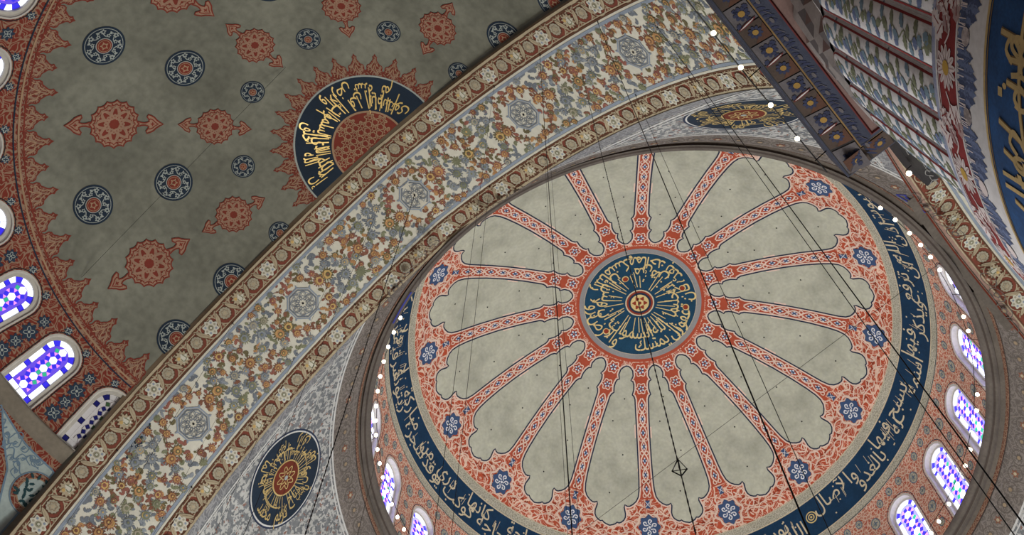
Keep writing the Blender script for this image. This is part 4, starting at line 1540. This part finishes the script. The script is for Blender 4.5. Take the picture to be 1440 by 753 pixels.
for sg in (1, -1):
    d.at(sg * .42, sw_base - 2.02, .3); d.star(polar(lambda a: .14 * (.8 + .2 * np.cos(8 * a)), 40), 'navy_half_flower', 2); d.stroke(polar(lambda a: .09 * (.7 + .3 * np.cos(4 * a)), 40), .022, 'slate_floral', 3, closed=True)
d.at()
decS = d.build('band_ornament', lambda x, s, off: SEMI.pos(th0 - x / 9.1, s, off), semi)
for i in range(15):
    R_ = rot_about(SN, ST_, i * SWN)
    if i:
        for o in (secS, revS, decS):
            copy_part(o, semi, R_)
    if i == 0:
        place_window(skd, R_ @ wmS, 'shaded arched window with navy squares half hidden behind the great arch', True)
    elif i < 8:
        place_window(sk, R_ @ wmS, 'bright arched stained glass window of violet and blue in the half dome', True)['group'] = 'half dome windows'
    else:
        place_window(sk, R_ @ wmS, 'bright arched stained glass window of violet and blue in the half dome', False)['group'] = 'half dome windows'

HW = Rev(SN, ST_, [(11.55, 18.0), (11.6, 10.0), (11.6, -1.6)])
hw = sheet('wall_half_dome', HW, PI / 2, 1.5 * PI, 0, HW.s[-1], 60, 6, 'sill_stone')
struct(hw, 'plain curved wall below the half dome')

# sill ledge and the spandrels below
SILL = Rev(SN, ST_, [(9.66, 22.43), (9.54, 22.43), (9.52, 22.33), (9.76, 22.20), (9.85, 22.06)])
sill = sheet('ledge', SILL, PI / 2, 1.5 * PI, 0, SILL.s[-1], 120, 8, 'sill_stone', semi)
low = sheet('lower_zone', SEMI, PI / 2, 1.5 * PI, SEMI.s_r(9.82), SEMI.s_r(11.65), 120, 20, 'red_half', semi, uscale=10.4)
d = Deco()
tri = np.array([(102.2, 9.87), (96, 9.96), (90.1, 9.98), (90.1, 10.4), (90.1, 10.8), (90.1, 11.2), (91.2, 10.78), (95.3, 10.28), (99.5, 10.04)])
P = np.array([(-math.radians(a - 90) * 10.4, -float(SEMI.s_r(r))) for a, r in tri])
d.grid_fill(resample(P, 60), .22, 'pale_blue_ground', 1)
d.stroke(resample(P, 80), .05, 'slate_blue', 2, closed=True)
rng = random.Random(4)
c0 = np.array((-math.radians(90.2 - 90) * 10.4, -float(SEMI.s_r(10.31))))
for q in range(40):
    w_ = rng.uniform(0, 1)
    a = P[rng.choice((0, 1, 2, 7, 8))] * .5 + c0 * .5 + np.array((rng.uniform(-.5, .5), rng.uniform(-.4, .4)))
    if inside(P, a[None])[0] and np.linalg.norm(a - c0) > .72:
        d.at(a[0], a[1], rng.uniform(0, TAU))
        d.stroke(catmull([(-.14, -.05), (0, .1), (.12, .02), (.04, -.06), (-.02, 0)]), .025, 'slate_blue', 2); d.star(leaf_shape(.12, .035, 3), 'slate_blue', 2)
for q in range(5):
    t = np.linspace(0, 1, 16); x0, y0_ = P[0] * (1 - q * .17) + c0 * q * .17
    d.at(x0 - .02, y0_ - .05); d.stroke(np.c_[.16 * (1 + q * .5) * (t - .5), .09 * np.sin(t * TAU)], .035, 'slate_blue', 2)
d.at(*c0)
d.disc(.60, 'slate_blue', 3, 48, .57); d.disc(.56, 'red_fringe', 3, 48); d.disc(.43, 'tan_line', 4, 48); d.disc(.40, 'pale_blue_ground', 5, 48)
for q in range(34):
    a, r = rng.uniform(0, TAU), .4 * math.sqrt(rng.random())
    d.at(c0[0] + r * math.cos(a), c0[1] + r * math.sin(a), rng.uniform(0, TAU)); d.star(leaf_shape(.17, .045, 3), 'teal_dark', 6)
d.at()
d.build('spandrel', lambda x, y, off: SEMI.pos(PI / 2 - x / 10.4, -y, off), semi, label='pale blue spandrel with a teal roundel below the window ledge')

# ---- fluted pier
PX, PY = -12.85, -12.97
NF = 42
FL0 = math.radians(114.05) + PI / NF
def pier_rev(prof):
    return Rev(PX, PY, prof)
SHAFT = pier_rev([(3.10, z) for z in np.linspace(-1.6, 12.6, 50)] + [(2.9, 13.5), (2.88, 15.2)])
pier = sheet('pillar', SHAFT, 0, TAU, 0, SHAFT.s[-1], 128, 30, 'pier_white')
struct(pier, 'huge round fluted pier with painted bands and a blue inscription')
zs = lambda z: z + 1.6
# bands standing a little proud of the shaft
BAND = pier_rev([(3.10, 4.2), (3.405, 4.25), (3.41, 5.0), (3.41, 6.0), (3.41, 6.97), (3.41, 7.47), (3.41, 7.87), (3.40, 8.0), (3.34, 8.07), (3.10, 8.11)])
bz = lambda z: float(BAND.s_z(z))
for nm, z0, z1, m in (('inscription_band', 4.25, 6.97, 'pier_navy'), ('leaf_band', 6.97, 7.47, 'pier_white'), ('daisy_band', 7.47, 7.86, 'pier_red'), ('fringe_band', 7.86, 8.11, 'pier_lilac'), ('band_foot', 4.2, 4.25, 'pier_white')):
    sheet(nm, BAND, 0, TAU, bz(z0), bz(z1), 160, 4, m, pier)
d = Deco()
def hoop(d, z, w, m, lay):
    a = np.linspace(0, TAU, 161) * 3.41
    s = bz(z)
    d.raw(np.vstack([np.c_[a, np.full(161, s - w / 2)], np.c_[a, np.full(161, s + w / 2)]]), [(i, i + 1, 162 + i, 161 + i) for i in range(160)], m, lay, tf=False)
for z, w, m in ((6.97, .035, 'pier_gold'), (6.93, .015, 'pier_gold_dark'), (7.47, .03, 'pier_white'), (7.86, .035, 'pier_white'), (7.82, .012, 'daisy_white')):
    hoop(d, z, w, m, 2)
d.build('gold_line', lambda u, s, off: BAND.pos(u / 3.41, s, off * .3), pier)
# upright leaves of the leaf band and daisies of the red band: one bay, repeated
BAYS = 36
bay = TAU / BAYS * 3.41
d = Deco()
rng = random.Random(8)
y0 = bz(7.46)
for k in range(13):
    x = (k - 6) / 13 * bay
    hgt = .30 + .08 * math.cos((k - 6) / 6 * PI) + rng.uniform(-.02, .02)
    d.at(x, y0, -PI / 2 + rng.uniform(-.12, .12)); d.star(leaf_shape(hgt, .055, 5), 'pier_leaf_dark' if k % 2 else 'pier_blue_leaf', 1)
for x in (-bay / 2, bay / 2):
    d.at(x, y0 - .17, 0); d.star(polar(lambda a: .085 * (.8 + .2 * np.sin(a)), 20), 'daisy_white', 3)
d.at(0, y0 - .02); d.raw(np.array([(-bay / 2, -.03), (bay / 2, -.03), (bay / 2, .0), (-bay / 2, .0)]), [(0, 1, 2, 3)], 'pier_blue_leaf', 1)
for k in range(14):
    x = rng.uniform(-.5, .5) * bay
    d.at(x, y0 - .02, -PI / 2 + rng.uniform(-.1, .1)); d.stroke(np.array([(0, 0), (.12, .0)]), .008, 'daisy_white', 3)
lf0 = d.build('leaf_motif', lambda x, s, off: BAND.pos(x / 3.41, s, off * .3), pier)
d = Deco()
yc = bz(7.665)
dbay = TAU / 24 * 3.41
d.at(0, yc)
for j in range(13):
    a = j / 13 * TAU
    d.at(.11 * math.cos(a), yc + .11 * math.sin(a), a); d.star(cs(10, .072, 0, .38), 'daisy_white', 2)
    d.at(.11 * math.cos(a), yc + .11 * math.sin(a), a); d.stroke(np.array([(-.05, 0), (.05, 0)]), .008, 'pier_rose', 3)
d.at(0, yc); d.disc(.06, 'daisy_yellow', 4, 14)
for q, (x, y, r_) in enumerate(((.26, -.04, .5), (.34, .07, 2.4), (.44, -.08, -.4), (.52, .05, 2.0), (.62, -.02, -2.6), (.3, .13, 1.2), (.56, -.13, 3.4), (.4, .0, 0.9))):
    d.at(x, yc + y, r_); d.star(leaf_shape(.21, .085, 4), 'daisy_white' if q % 3 else 'pier_rose', 2)
    d.stroke(np.array([(.02, 0), (.15, 0)]), .01, 'pier_red', 3)
d.at(0, yc); d.stroke(catmull([(.18, .02), (.3, -.06), (.44, .06), (.58, -.03), (.7, .03)]), .018, 'daisy_white', 2)
d.at()
dz0 = d.build('daisy_motif', lambda x, s, off: BAND.pos(x / 3.41, s, off * .3), pier)
for i in range(1, BAYS):
    copy_part(lf0, pier, rot_about(PX, PY, i * TAU / BAYS))
for i in range(1, 24):
    copy_part(dz0, pier, rot_about(PX, PY, i * TAU / 24))
# large gold lettering of the band
d = Deco()
PW = 'إنما يعمر مساجد الله من آمن بالله واليوم الآخر وأقام الصلاة وآتى الزكاة'.split()
x = math.radians(150) * 3.41
k = 0
for w in PW:
    size = .56
    ww = word_w(w, size, .75)
    yb = bz((5.9, 6.4, 5.45)[k % 3])
    def fx(X, Y, x=x, ww=ww, yb=yb):
        return np.c_[x - ww + X, yb + Y]
    put_word(d, w, fx, size, 'pier_gold', 3, .75, 1.0)
    x -= ww * .45
    k += 1
for i, (az, za, zb, dx_) in enumerate(((127.3, 6.75, 5.3, .12), (124.6, 6.6, 5.6, -.05), (122.0, 6.62, 5.2, .10), (119.5, 6.3, 5.4, .0), (117.0, 6.75, 5.2, .34), (113.5, 6.72, 5.1, .40), (110.5, 6.6, 5.0, .2), (107.0, 6.70, 5.1, .36), (103.5, 6.5, 5.1, .3), (100.0, 6.7, 5.2, .3))):
    x0 = math.radians(az) * 3.41
    P = np.array([(x0, bz(za)), (x0 - dx_ * .5, bz((za + zb) / 2)), (x0 - dx_, bz(zb))])
    d.at(); d.stroke(P, .055, 'pier_gold_dark', 2); d.stroke(P, .036, 'pier_gold', 3)
t = np.linspace(0, 1, 30)
for za, zb, a0_, a1_ in ((6.45, 6.28, 131, 108), (5.9, 5.7, 128, 100)):
    P = np.c_[np.radians(a0_ + (a1_ - a0_) * t) * 3.41, [bz(za + (zb - za) * q + .06 * math.sin(q * PI)) for q in t]]
    d.at(); d.stroke(P, .055, 'pier_gold_dark', 2); d.stroke(P, .036, 'pier_gold', 3)
for i in range(30):
    d.at(math.radians(rng.uniform(98, 132)) * 3.41, bz(rng.uniform(5.4, 6.75)), .8); d.star(cs(4, .045), 'pier_gold', 3)
for az, z in ((126, 6.55), (121, 6.4), (115.5, 6.5), (109, 6.35)):
    d.at(math.radians(az) * 3.41, bz(z)); d.stroke(catmull([(-.1, 0), (-.03, .1), (.06, .04), (.02, -.06), (-.06, -.16), (.1, -.22)]), .04, 'pier_gold', 3)
d.at()
d.build('calligraphy', lambda u, s, off: BAND.pos(u / 3.41, s, off * .3), pier, label='large gold lettering on the blue band of the pier')

# flutes: convex strips with rounded heads, each with a leafy vine between red lines
FW = PI / NF * 3.08 - .012
FZ0, FZ1 = 8.1, 12.15
def flute_r(x, z):
    w = np.where(z < FZ1, FW, FW * np.sqrt(np.clip(1 - ((z - FZ1) / .36) ** 2, 0, 1)))
    return 3.10 + .055 * np.sqrt(np.clip(1 - (x / np.maximum(w, 1e-3)) ** 2, 0, 1)) * np.clip(w / FW, .0, 1)
def flute_map(th):
    def f(x, z, off):
        r = flute_r(x, z) + off * .45
        a = th + x / 3.08
        return np.stack([PX + r * np.cos(a), PY + r * np.sin(a), z + EYE], -1)
    return f
d = Deco()
zz = np.r_[np.linspace(FZ0, FZ1, 10), FZ1 + .36 * np.sin(np.linspace(0, PI / 2, 8))[1:]]
nx = 19
V, F = [], []
for z in zz:
    w = FW if z <= FZ1 else FW * math.sqrt(max(0, 1 - ((z - FZ1) / .36) ** 2))
    for q in np.linspace(-1, 1, nx):
        V.append((q * w, z))
F = [(j * nx + i, j * nx + i + 1, (j + 1) * nx + i + 1, (j + 1) * nx + i) for j in range(len(zz) - 1) for i in range(nx - 1)]
d.raw(np.array(V), F, 'pier_white', 0)
fl0 = d.build('flute', flute_map(FL0), pier)
d = Deco()
edge = [(FW * .88, z) for z in np.linspace(FZ0, FZ1, 8)] + [(FW * .88 * math.cos(t), FZ1 + .29 * math.sin(t)) for t in np.linspace(0, PI, 12)[1:-1]] + [(-FW * .88, z) for z in np.linspace(FZ1, FZ0, 8)]
d.stroke(np.array(edge), .022, 'pier_red', 2)
rng = random.Random(15)
z = FZ0 + .05
side = 1
vine = []
while z < FZ1 + .12:
    vine.append((side * .045, z))
    for q in range(2):
        a = PI / 2 + side * rng.uniform(.3, 1.5) * (-1 if q == 1 else 1)
        d.at(side * .045 + rng.uniform(-.02, .02), z + rng.uniform(-.03, .05), a)
        d.star(leaf_shape(rng.uniform(.13, .19), rng.uniform(.05, .075), 4), ('pier_blue_leaf', 'pier_green_leaf', 'slate_blue')[(q + int(z * 5)) % 3], 2)
    z += .15
    side = -side
d.at(); d.stroke(catmull(vine, k=3), .018, 'pier_green_leaf', 1)
vn0 = d.build('vine', flute_map(FL0), pier)
vn0.parent = fl0
for i in range(1, NF):
    c = copy_part(fl0, pier, rot_about(PX, PY, i * TAU / NF))
    v = vn0.copy(); COL.objects.link(v); v.parent = c
# folded triangles of the capital
rows = np.linspace(12.35, 14.95, 8)
mats3 = ['facet_light', 'facet_rose', 'facet_shade']
n2 = NF * 2
V, F, MI = [], [], []
for j, z in enumerate(rows):
    for i in range(n2):
        a = FL0 + (i + .5 * (j % 2)) * TAU / n2
        bump = .07 if (i + j // 2) % 2 else -.02
        r = 3.12 - .20 * (j / 7) ** .8 + bump * (1 if j else .3)
        V.append((PX + r * math.cos(a), PY + r * math.sin(a), z + EYE))
for j in range(len(rows) - 1):
    for i in range(n2):
        a, b, c, e = j * n2 + i, j * n2 + (i + 1) % n2, (j + 1) * n2 + i, (j + 1) * n2 + (i + 1) % n2
        F += [(a, b, c), (b, e, c)] if j % 2 == 0 else [(a, b, e), (a, e, c)]
        MI += [(i + j) % 2 * 2, 0 if (i * 7 + j) % 3 else 1]
link('capital', mesh_from('capital', V, F, mats3, MI, smooth=False), pier)

# ---- impost slab over the pier: mouldings following the stepped plan
SX0, SY0, SX1, SY1, SX2 = -15.4, -9.32, -10.68, -10.20, -9.72
def plan(o):
    return [(SX0, SY0 - o), (SX1 - o, SY0 - o), (SX1 - o, SY1 - o), (SX2 - o, SY1 - o), (SX2 - o, SX0)]
def moulding(name, profile, mats, parent, legs):
    V, F, MI = [], [], []
    for o, z in profile:
        V += [(x, y, z + EYE) for x, y in plan(o)]
    for j in range(len(profile) - 1):
        for i in legs:
            F.append((j * 5 + i, j * 5 + i + 1, (j + 1) * 5 + i + 1, (j + 1) * 5 + i)); MI.append(mats[j])
    ms = sorted(set(MI))
    return link(name, mesh_from(name, V, F, ms, [ms.index(m) for m in MI], smooth=False), parent)
slab = moulding('beam_impost', [(0, 16.7), (0, 15.60), (.03, 15.56)], ['slab_blue', 'slab_blue'], None, (0, 1))
struct(slab, 'tiled impost slab projecting over the fluted pier')
moulding('shaded_slab_end', [(0, 16.7), (0, 15.60), (.03, 15.56), (.12, 15.46), (.25, 15.30), (.45, 15.12), (.7, 15.0), (1.2, 14.95)], ['slab_dark'] * 7, slab, (2, 3))['label'] = 'slab section under the second arch, its shadow painted near black'  # part of the slab; its near black colour is painted shadow
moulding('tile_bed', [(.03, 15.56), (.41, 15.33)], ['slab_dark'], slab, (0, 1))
moulding('leaf_frieze', [(.41, 15.33), (.43, 15.30), (.62, 14.98)], ['pier_gold_dark', 'slab_blue'], slab, (0, 1))
moulding('red_fillet', [(.62, 14.98), (.635, 14.965), (.66, 14.99), (1.3, 15.0)], ['tile_leaf', 'tile_leaf', 'facet_rose'], slab, (0, 1))
_top = mesh_from('slab_top', [(*p, 16.7 + EYE) for p in plan(0)] + [(SX0, SX0, 16.7 + EYE)], [(0, 1, 2, 3, 4, 5)], ['slab_blue'], smooth=False)
link('slab_top', _top, slab)

# painted tiles on the sloping soffit: local frame x along the slab, y from outer edge inwards
def soffit_map(leg):
    if leg == 0:
        o0 = np.array((SX1, SY0, 0.0)); ex = np.array((-1.0, 0, 0)); ey = np.array((0, -1.0, 0))
    else:
        o0 = np.array((SX1, SY0, 0.0)); ex = np.array((0, -1.0, 0)); ey = np.array((-1.0, 0, 0))
    nrm = np.array((0, 0, -1.0))
    def f(x, y, off):
        z = 15.56 + EYE - (y - .03) * (.23 / .38)
        P = o0[None, :] + np.outer(x, ex) + np.outer(y, ey)
        P[:, 2] = z - off
        return P
    return f
def tile_mesh(kind, w):
    d = Deco()
    g = .012
    x0, x1, yA, yB = g, w - g, .045, .395
    base = {'brown': 'tile_umber', 'pale': 'tile_pale'}[kind]
    Q = np.array([(x0, yA), (x1, yA), (x1, yB), (x0, yB)])
    d.raw(Q, [(0, 1, 2, 3)], base, 3)
    n = 4
    # edges down to the bed
    P = np.vstack([np.c_[Q, np.full(4, 3 * LAYER)], np.c_[Q, np.zeros(4)]])
    d.v.append(P); b = d.n; d.n += 8
    for i in range(4):
        d.f.append((b + i, b + (i + 1) % 4, b + 4 + (i + 1) % 4, b + 4 + i)); d.mi.append(d._mat(base))
    c = np.array(((x0 + x1) / 2, (yA + yB) / 2))
    if kind == 'brown':
        d.at(); d.star(np.array([(x0, yA + .1), (x0, yB), (x1 - .08, yB)]), 'tile_brown', 4)
    d.at(c[0], c[1] + .01)
    R = .105 if kind == 'brown' else .12
    for j in range(9):
        a = j / 9 * TAU
        d.at(c[0] + R * .62 * math.cos(a), c[1] + .01 + R * .62 * math.sin(a), a); d.star(cs(8, R * .42, 0, .6), 'tile_blue', 5)
    d.at(c[0], c[1] + .01); d.disc(R * .42, 'tile_yellow', 6, 12)
    if kind == 'pale':
        for dx_, dy in ((-.11, .09), (.11, -.09), (.12, .08), (-.12, -.09)):
            d.at(c[0] + dx_, c[1] + dy, dx_ * 20); d.star(leaf_shape(.1, .04, 3), 'tile_blue', 5)
    d.at()
    return d
def leaf_bar(w):
    d = Deco()
    d.at(w * .5, .2, PI / 2 - .25)
    lf = catmull([(-.16, 0), (-.04, .03), (.1, .025), (.17, 0), (.06, -.02), (-.05, -.02)], True, 3)
    d.poly(lf, 'tile_leaf', 6)
    d.at(w * .5, .2, PI / 2 - .25, .8, .4); d.poly(lf, 'facet_light', 7)
    d.at()
    return d
PER = .718
FIRST = 11.445 - .18 + .0
tk = {}
fm = soffit_map(0)
start = (-SX1 * 1.0)
for i in range(7):
    # brown tile centred on each measured flower; then the pale tile
    for kind, w, dx_ in (('brown', .36, -.18), ('pale', .36, .18)):
        xo = 11.445 + i * PER + dx_ - 10.68
        if xo + w > 4.72:
            continue
        d = tile_mesh(kind, w)
        mm = lambda x, y, off, xo=xo: fm(x + xo, y, off)
        t = d.build('tile', mm, slab)
        if kind == 'pale':
            e = leaf_bar(.06)
            lb = e.build('painted_leaf', lambda x, y, off, xo=xo: fm(x + xo - .03, y, off), slab)
            lb.parent = t
d = tile_mesh('pale', .50)
d.build('tile', lambda x, y, off: fm(x + .06, y, off), slab)
fm1 = soffit_map(1)
for q in range(2):
    d = tile_mesh('brown', .40)
    d.build('tile', lambda x, y, off, q=q: fm1(x + .06 + q * .42, y, off), slab)
# upright leaves painted on the frieze
d = Deco()
rng = random.Random(2)
for i in range(60):
    x = .3 + i * .075
    d.at(x, .01, PI / 2 + rng.uniform(-.15, .15)); d.star(leaf_shape(.26 + .06 * math.sin(i * .9), .03, 4), 'tile_blue', 1)
for i in range(13):
    d.at(.45 + i * .36, .16); d.star(polar(lambda a: .06 * (.8 + .2 * np.sin(a)), 16), 'tile_pale', 2)
    d.at(.45 + i * .36 + .17, .2); d.stroke(np.array([(-.06, .06), (.02, -.06)]), .012, 'tile_pale', 2)
d.at()
def frieze_map(x, y, off):
    t = y / .4
    o = .43 + t * .19
    z = 15.30 - t * .32
    return np.stack([SX1 - x, SY0 - o + off * .8, z - off * .6 + EYE], -1)
d.build('frieze_leaves', frieze_map, slab, kind='stuff')
# faint carving on the slab section painted as in shadow
d = Deco()
for i in range(9):
    d.at(.12 + i * .1, rng.uniform(.05, .22), rng.uniform(0, TAU)); d.stroke(catmull([(-.07, -.03), (0, .06), (.07, 0), (.02, -.04)]), .014, 'slab_dark_line', 1)
d.at()
prof = np.array([(.03, 15.56), (.12, 15.46), (.25, 15.30), (.45, 15.12)])
d.build('carving', lambda x, y, off: np.stack([SX1 + x, SY1 - np.interp(y, (0, .13, .34, .6), prof[:, 0]) + off, np.interp(y, (0, .13, .34, .6), prof[:, 1]) + EYE - off], -1), slab)

# ---- hanging cables
def tube(name, P, r, mat, n=6, radii=None):
    P = np.asarray(P, float)
    V, F = [], []
    for i, p in enumerate(P):
        t = P[min(i + 1, len(P) - 1)] - P[max(i - 1, 0)]
        t /= np.linalg.norm(t)
        u = np.cross(t, (0.3, 0.9, 0.1)); u /= np.linalg.norm(u)
        v = np.cross(t, u)
        rr_ = r if radii is None else radii[i]
        for k in range(n):
            a = k / n * TAU
            V.append(p + rr_ * (u * math.cos(a) + v * math.sin(a)))
    for i in range(len(P) - 1):
        for k in range(n):
            F.append((i * n + k, i * n + (k + 1) % n, (i + 1) * n + (k + 1) % n, (i + 1) * n + k))
    F += [tuple(range(n)), tuple(range((len(P) - 1) * n, len(P) * n))]
    return mesh_from(name, V, F, [mat])
hook_me = tube('hook', [(0, 0, 0.0), (0, 0, -.05), (.025, 0, -.08), (.045, 0, -.05)], .010, 'metal_black')
CABLES = [((-13.78, 9.57, 23.11), .010, 0), ((-13.74, 6.46, 26.84), .010, 0), ((-13.77, .08, 29.49), .010, 0), ((-13.77, -3.92, 27.96), .008, 0), ((-13.78, -5.60, 26.78), .017, 1), ((-13.73, -7.38, 24.98), .017, 1),
          ((-11.52, 9.29, 23.58), .013, 0), ((-11.45, 3.98, 28.43), .008, 0), ((-11.44, -1.61, 29.03), .014, 1), ((-11.57, -6.91, 25.54), .010, 0), ((-11.50, -8.24, 23.79), .015, 1), ((-12.62, .47, 29.56), .022, 2),
          ((-12.64, -6.10, 26.35), .014, 2), ((-12.96, -8.41, 23.52), .016, 1), ((-13.2, 2.4, 29.0), .008, 0), ((-11.9, -4.3, 27.7), .007, 0), ((-12.3, 7.9, 25.4), .008, 0), ((-11.3, 1.0, 29.3), .009, 0), ((-11.2, -3.6, 28.1), .007, 0)]
EDGE = lambda n: 'outer blue line' if n < -13.3 else 'inner blue line' if n > -11.75 else 'flowered middle'
LABC = ['thin black chandelier cable hanging from a hook in the great arch', 'thick black chandelier cable hanging from a hook in the great arch', 'beaded black chain hanging from the middle of an arch octagon']
for (x, y, z), r, kind in CABLES:
    z += EYE
    r *= (.45, .36, .6)[kind]
    if kind == 2:
        zz = np.arange(z, 4.0, -.07)
        rad = np.where(np.arange(len(zz)) % 2 == 0, r * 1.15, r * .45)
        me = tube('cable', [(0, 0, q - z) for q in zz], r, 'cable_black', 6, rad)
    else:
        me = tube('cable', [(0, 0, 0), (0, 0, (4.0 - z) * .5), (0, 0, 4.0 - z)], r, 'cable_black')
    o = link('hanging_chain' if kind == 2 else 'hanging_cable', me)
    o.location = (x, y, z)
    lab = '%s black chandelier cable hooked into the %s of the great arch' % ('thick' if kind else 'thin', EDGE(x)) if kind < 2 else ('beaded black chain carrying a small triangular hanger' if y < -3 else LABC[2])
    tag(o, lab, 'chain' if kind == 2 else 'cable', ('thin cables hung from the arch', 'thick cables hung from the arch', 'beaded chains hung from the arch')[kind])
    link('hook', hook_me, o)
# small triangular hanger on a chain
T3 = []
for a in (PI / 2, PI / 2 + TAU / 3, PI / 2 + 2 * TAU / 3):
    T3.append(Vector((.085 * math.cos(a), .085 * math.sin(a), 0.0)))
V, F = [], []
for i in range(3):
    for top in (0,):
        pass
ring_me = tube('triangle_ring', [T3[0], T3[1], T3[2], T3[0] * 1.0, T3[1] * .999], .008, 'metal_black')
chain = [o for o in bpy.data.objects if o.name.startswith('hanging_chain')][-1]
hang = link('triangle_hanger', ring_me, chain)
hang.location = (0, 0, 8.3 - 26.35)
stem = [tube('strut', [tuple(p), (0, 0, -.16)], .007, 'metal_black') for p in T3]
for s_ in stem:
    link('strut', s_, hang)
# tie wires
STAY = [(-18.00, 0.31, 30.20), (-17.67, 7.62, 26.70)]
WIRE_A, WIRE_B = (0.24, -10.545, 30.0 + EYE), (1.0, 10.50, 30.0 + EYE)
for P, r, lab, nm in (([WIRE_A, WIRE_B], .008, 'thin dark tie wire stretched across the dome from rim to rim', 'tie_wire'), (STAY, .005, 'thin grey stay wire stretched below the half dome plaster', 'stay_wire')):
    me = tube(nm, [np.array(P[0]) * (1 - t) + np.array(P[1]) * t for t in np.linspace(0, 1, 6)], r, 'cable_black')
    o = link(nm, me, semi) if nm == 'stay_wire' else tag(link(nm, me), lab, 'wire')
    if nm == 'stay_wire':
        continue
    for q in P:
        e = tube('anchor', [np.array(q) * (1, 1, 1) + (0, 0, -.03), np.array(q) + (0, 0, .03)], .02, 'metal_black')
        link('anchor', e, o)

# ---- light bulbs
def lathe(name, prof, mat, n=10):
    V, F = [], []
    for r, z in prof:
        for k in range(n):
            a = k / n * TAU
            V.append((r * math.cos(a), r * math.sin(a), z))
    for i in range(len(prof) - 1):
        for k in range(n):
            F.append((i * n + k, i * n + (k + 1) % n, (i + 1) * n + (k + 1) % n, (i + 1) * n + k))
    F += [tuple(range(n)), tuple(range((len(prof) - 1) * n, len(prof) * n))]
    return mesh_from(name, V, F, [mat])
bulb_me = lathe('light_bulb', [(.028, .0), (.04, -.03), (.072, -.08), (.082, -.125), (.068, -.175), (.03, -.205), (.004, -.212)], 'bulb', 10)
sock_me = lathe('socket', [(.034, .0), (.036, .06), (.03, .075), (.012, .08), (.010, .16)], 'brass', 8)
def bulb(p, label, group, size=1.0):
    o = link('light_bulb', bulb_me)
    o.location = p
    o.scale = (size,) * 3
    tag(o, label, 'light bulb', group)
    link('socket', sock_me, o)
    return o
rail_z = 30.56 + EYE
a_ = np.linspace(0, TAU, 361)
rail = link('lamp_rail', tube('lamp_rail', [(10.46 * math.cos(t), 10.46 * math.sin(t), rail_z) for t in a_], .012, 'metal_black'))
tag(rail, 'thin black lamp rail ring running around the dome rim', 'lamp rail')
for k in range(36):
    t = k / 36 * TAU
    link('bracket', tube('bracket', [(10.46 * math.cos(t), 10.46 * math.sin(t), rail_z), (10.75 * math.cos(t), 10.75 * math.sin(t), rail_z - .3), (10.78 * math.cos(t), 10.78 * math.sin(t), 29.97 + EYE)], .01, 'metal_black'), rail)
AZB = [a for a in np.arange(102, 159, 3.25)] + [256.6, 260.2, 264.0, 267.2, 270.3, 273.5, 284.4, 287.6, 292.5, 301.5, 305.0, 313.7, 317.4, 326.5, 330.9, 333.9, 341, 344.4]
for a in AZB:
    t = math.radians(a)
    bulb((10.46 * math.cos(t), 10.46 * math.sin(t), rail_z - .16 * .8 - .014), 'small warm light bulb on the lamp rail around the dome rim', 'bulbs on the dome rim rail', .8)
# bulbs along the impost slab on their own wire
wire = link('lamp_wire', tube('lamp_wire', [(-15.3, -9.08, 15.78 + EYE), (-13, -9.07, 15.74 + EYE), (-10.9, -9.12, 15.78 + EYE)], .012, 'cable_black'))
tag(wire, 'black lamp wire strung along the edge of the tiled impost slab', 'wire')
for x in (-14.6, -13.0, -11.2):
    link('stand_off', tube('stand_off', [(x, -9.08, 15.75 + EYE), (x, -9.325, 15.8 + EYE)], .01, 'metal_black'), wire)
for x in (-13.96, -13.26, -12.47, -11.75):
    bulb((x, -9.075, 15.755 - .5 * .16 - .014 + EYE), 'glowing light bulb on the wire along the tiled slab', 'bulbs along the tiled slab', .5)
bulb((-10.17, -10.08, 15.52 + EYE), 'single glowing light bulb beside the shadow-painted slab section', None, .55)
link('arm', tube('arm', [(0, 0, .14), (0, -.1, .2), (0, -.222, .2)], .012, 'metal_black'), bpy.data.objects[[o.name for o in bpy.data.objects if o.name.startswith('light_bulb')][-1]])

# ---- chandelier light from the hall below (the cables carry the chandeliers)
for x, y, z, w in ((1, 0, 7.0, 1.3), (7, 5, 7.0, .9), (7, -5, 7.0, .9), (-4, 2, 7.0, .5)):
    L = bpy.data.lights.new('chandelier_glow', 'POINT')
    L.energy = LAMP_W * w
    L.color = (1.0, .98, .90)
    L.shadow_soft_size = 1.5
    o = bpy.data.objects.new('chandelier_glow', L)
    COL.objects.link(o)
    o.location = (x, y, z)
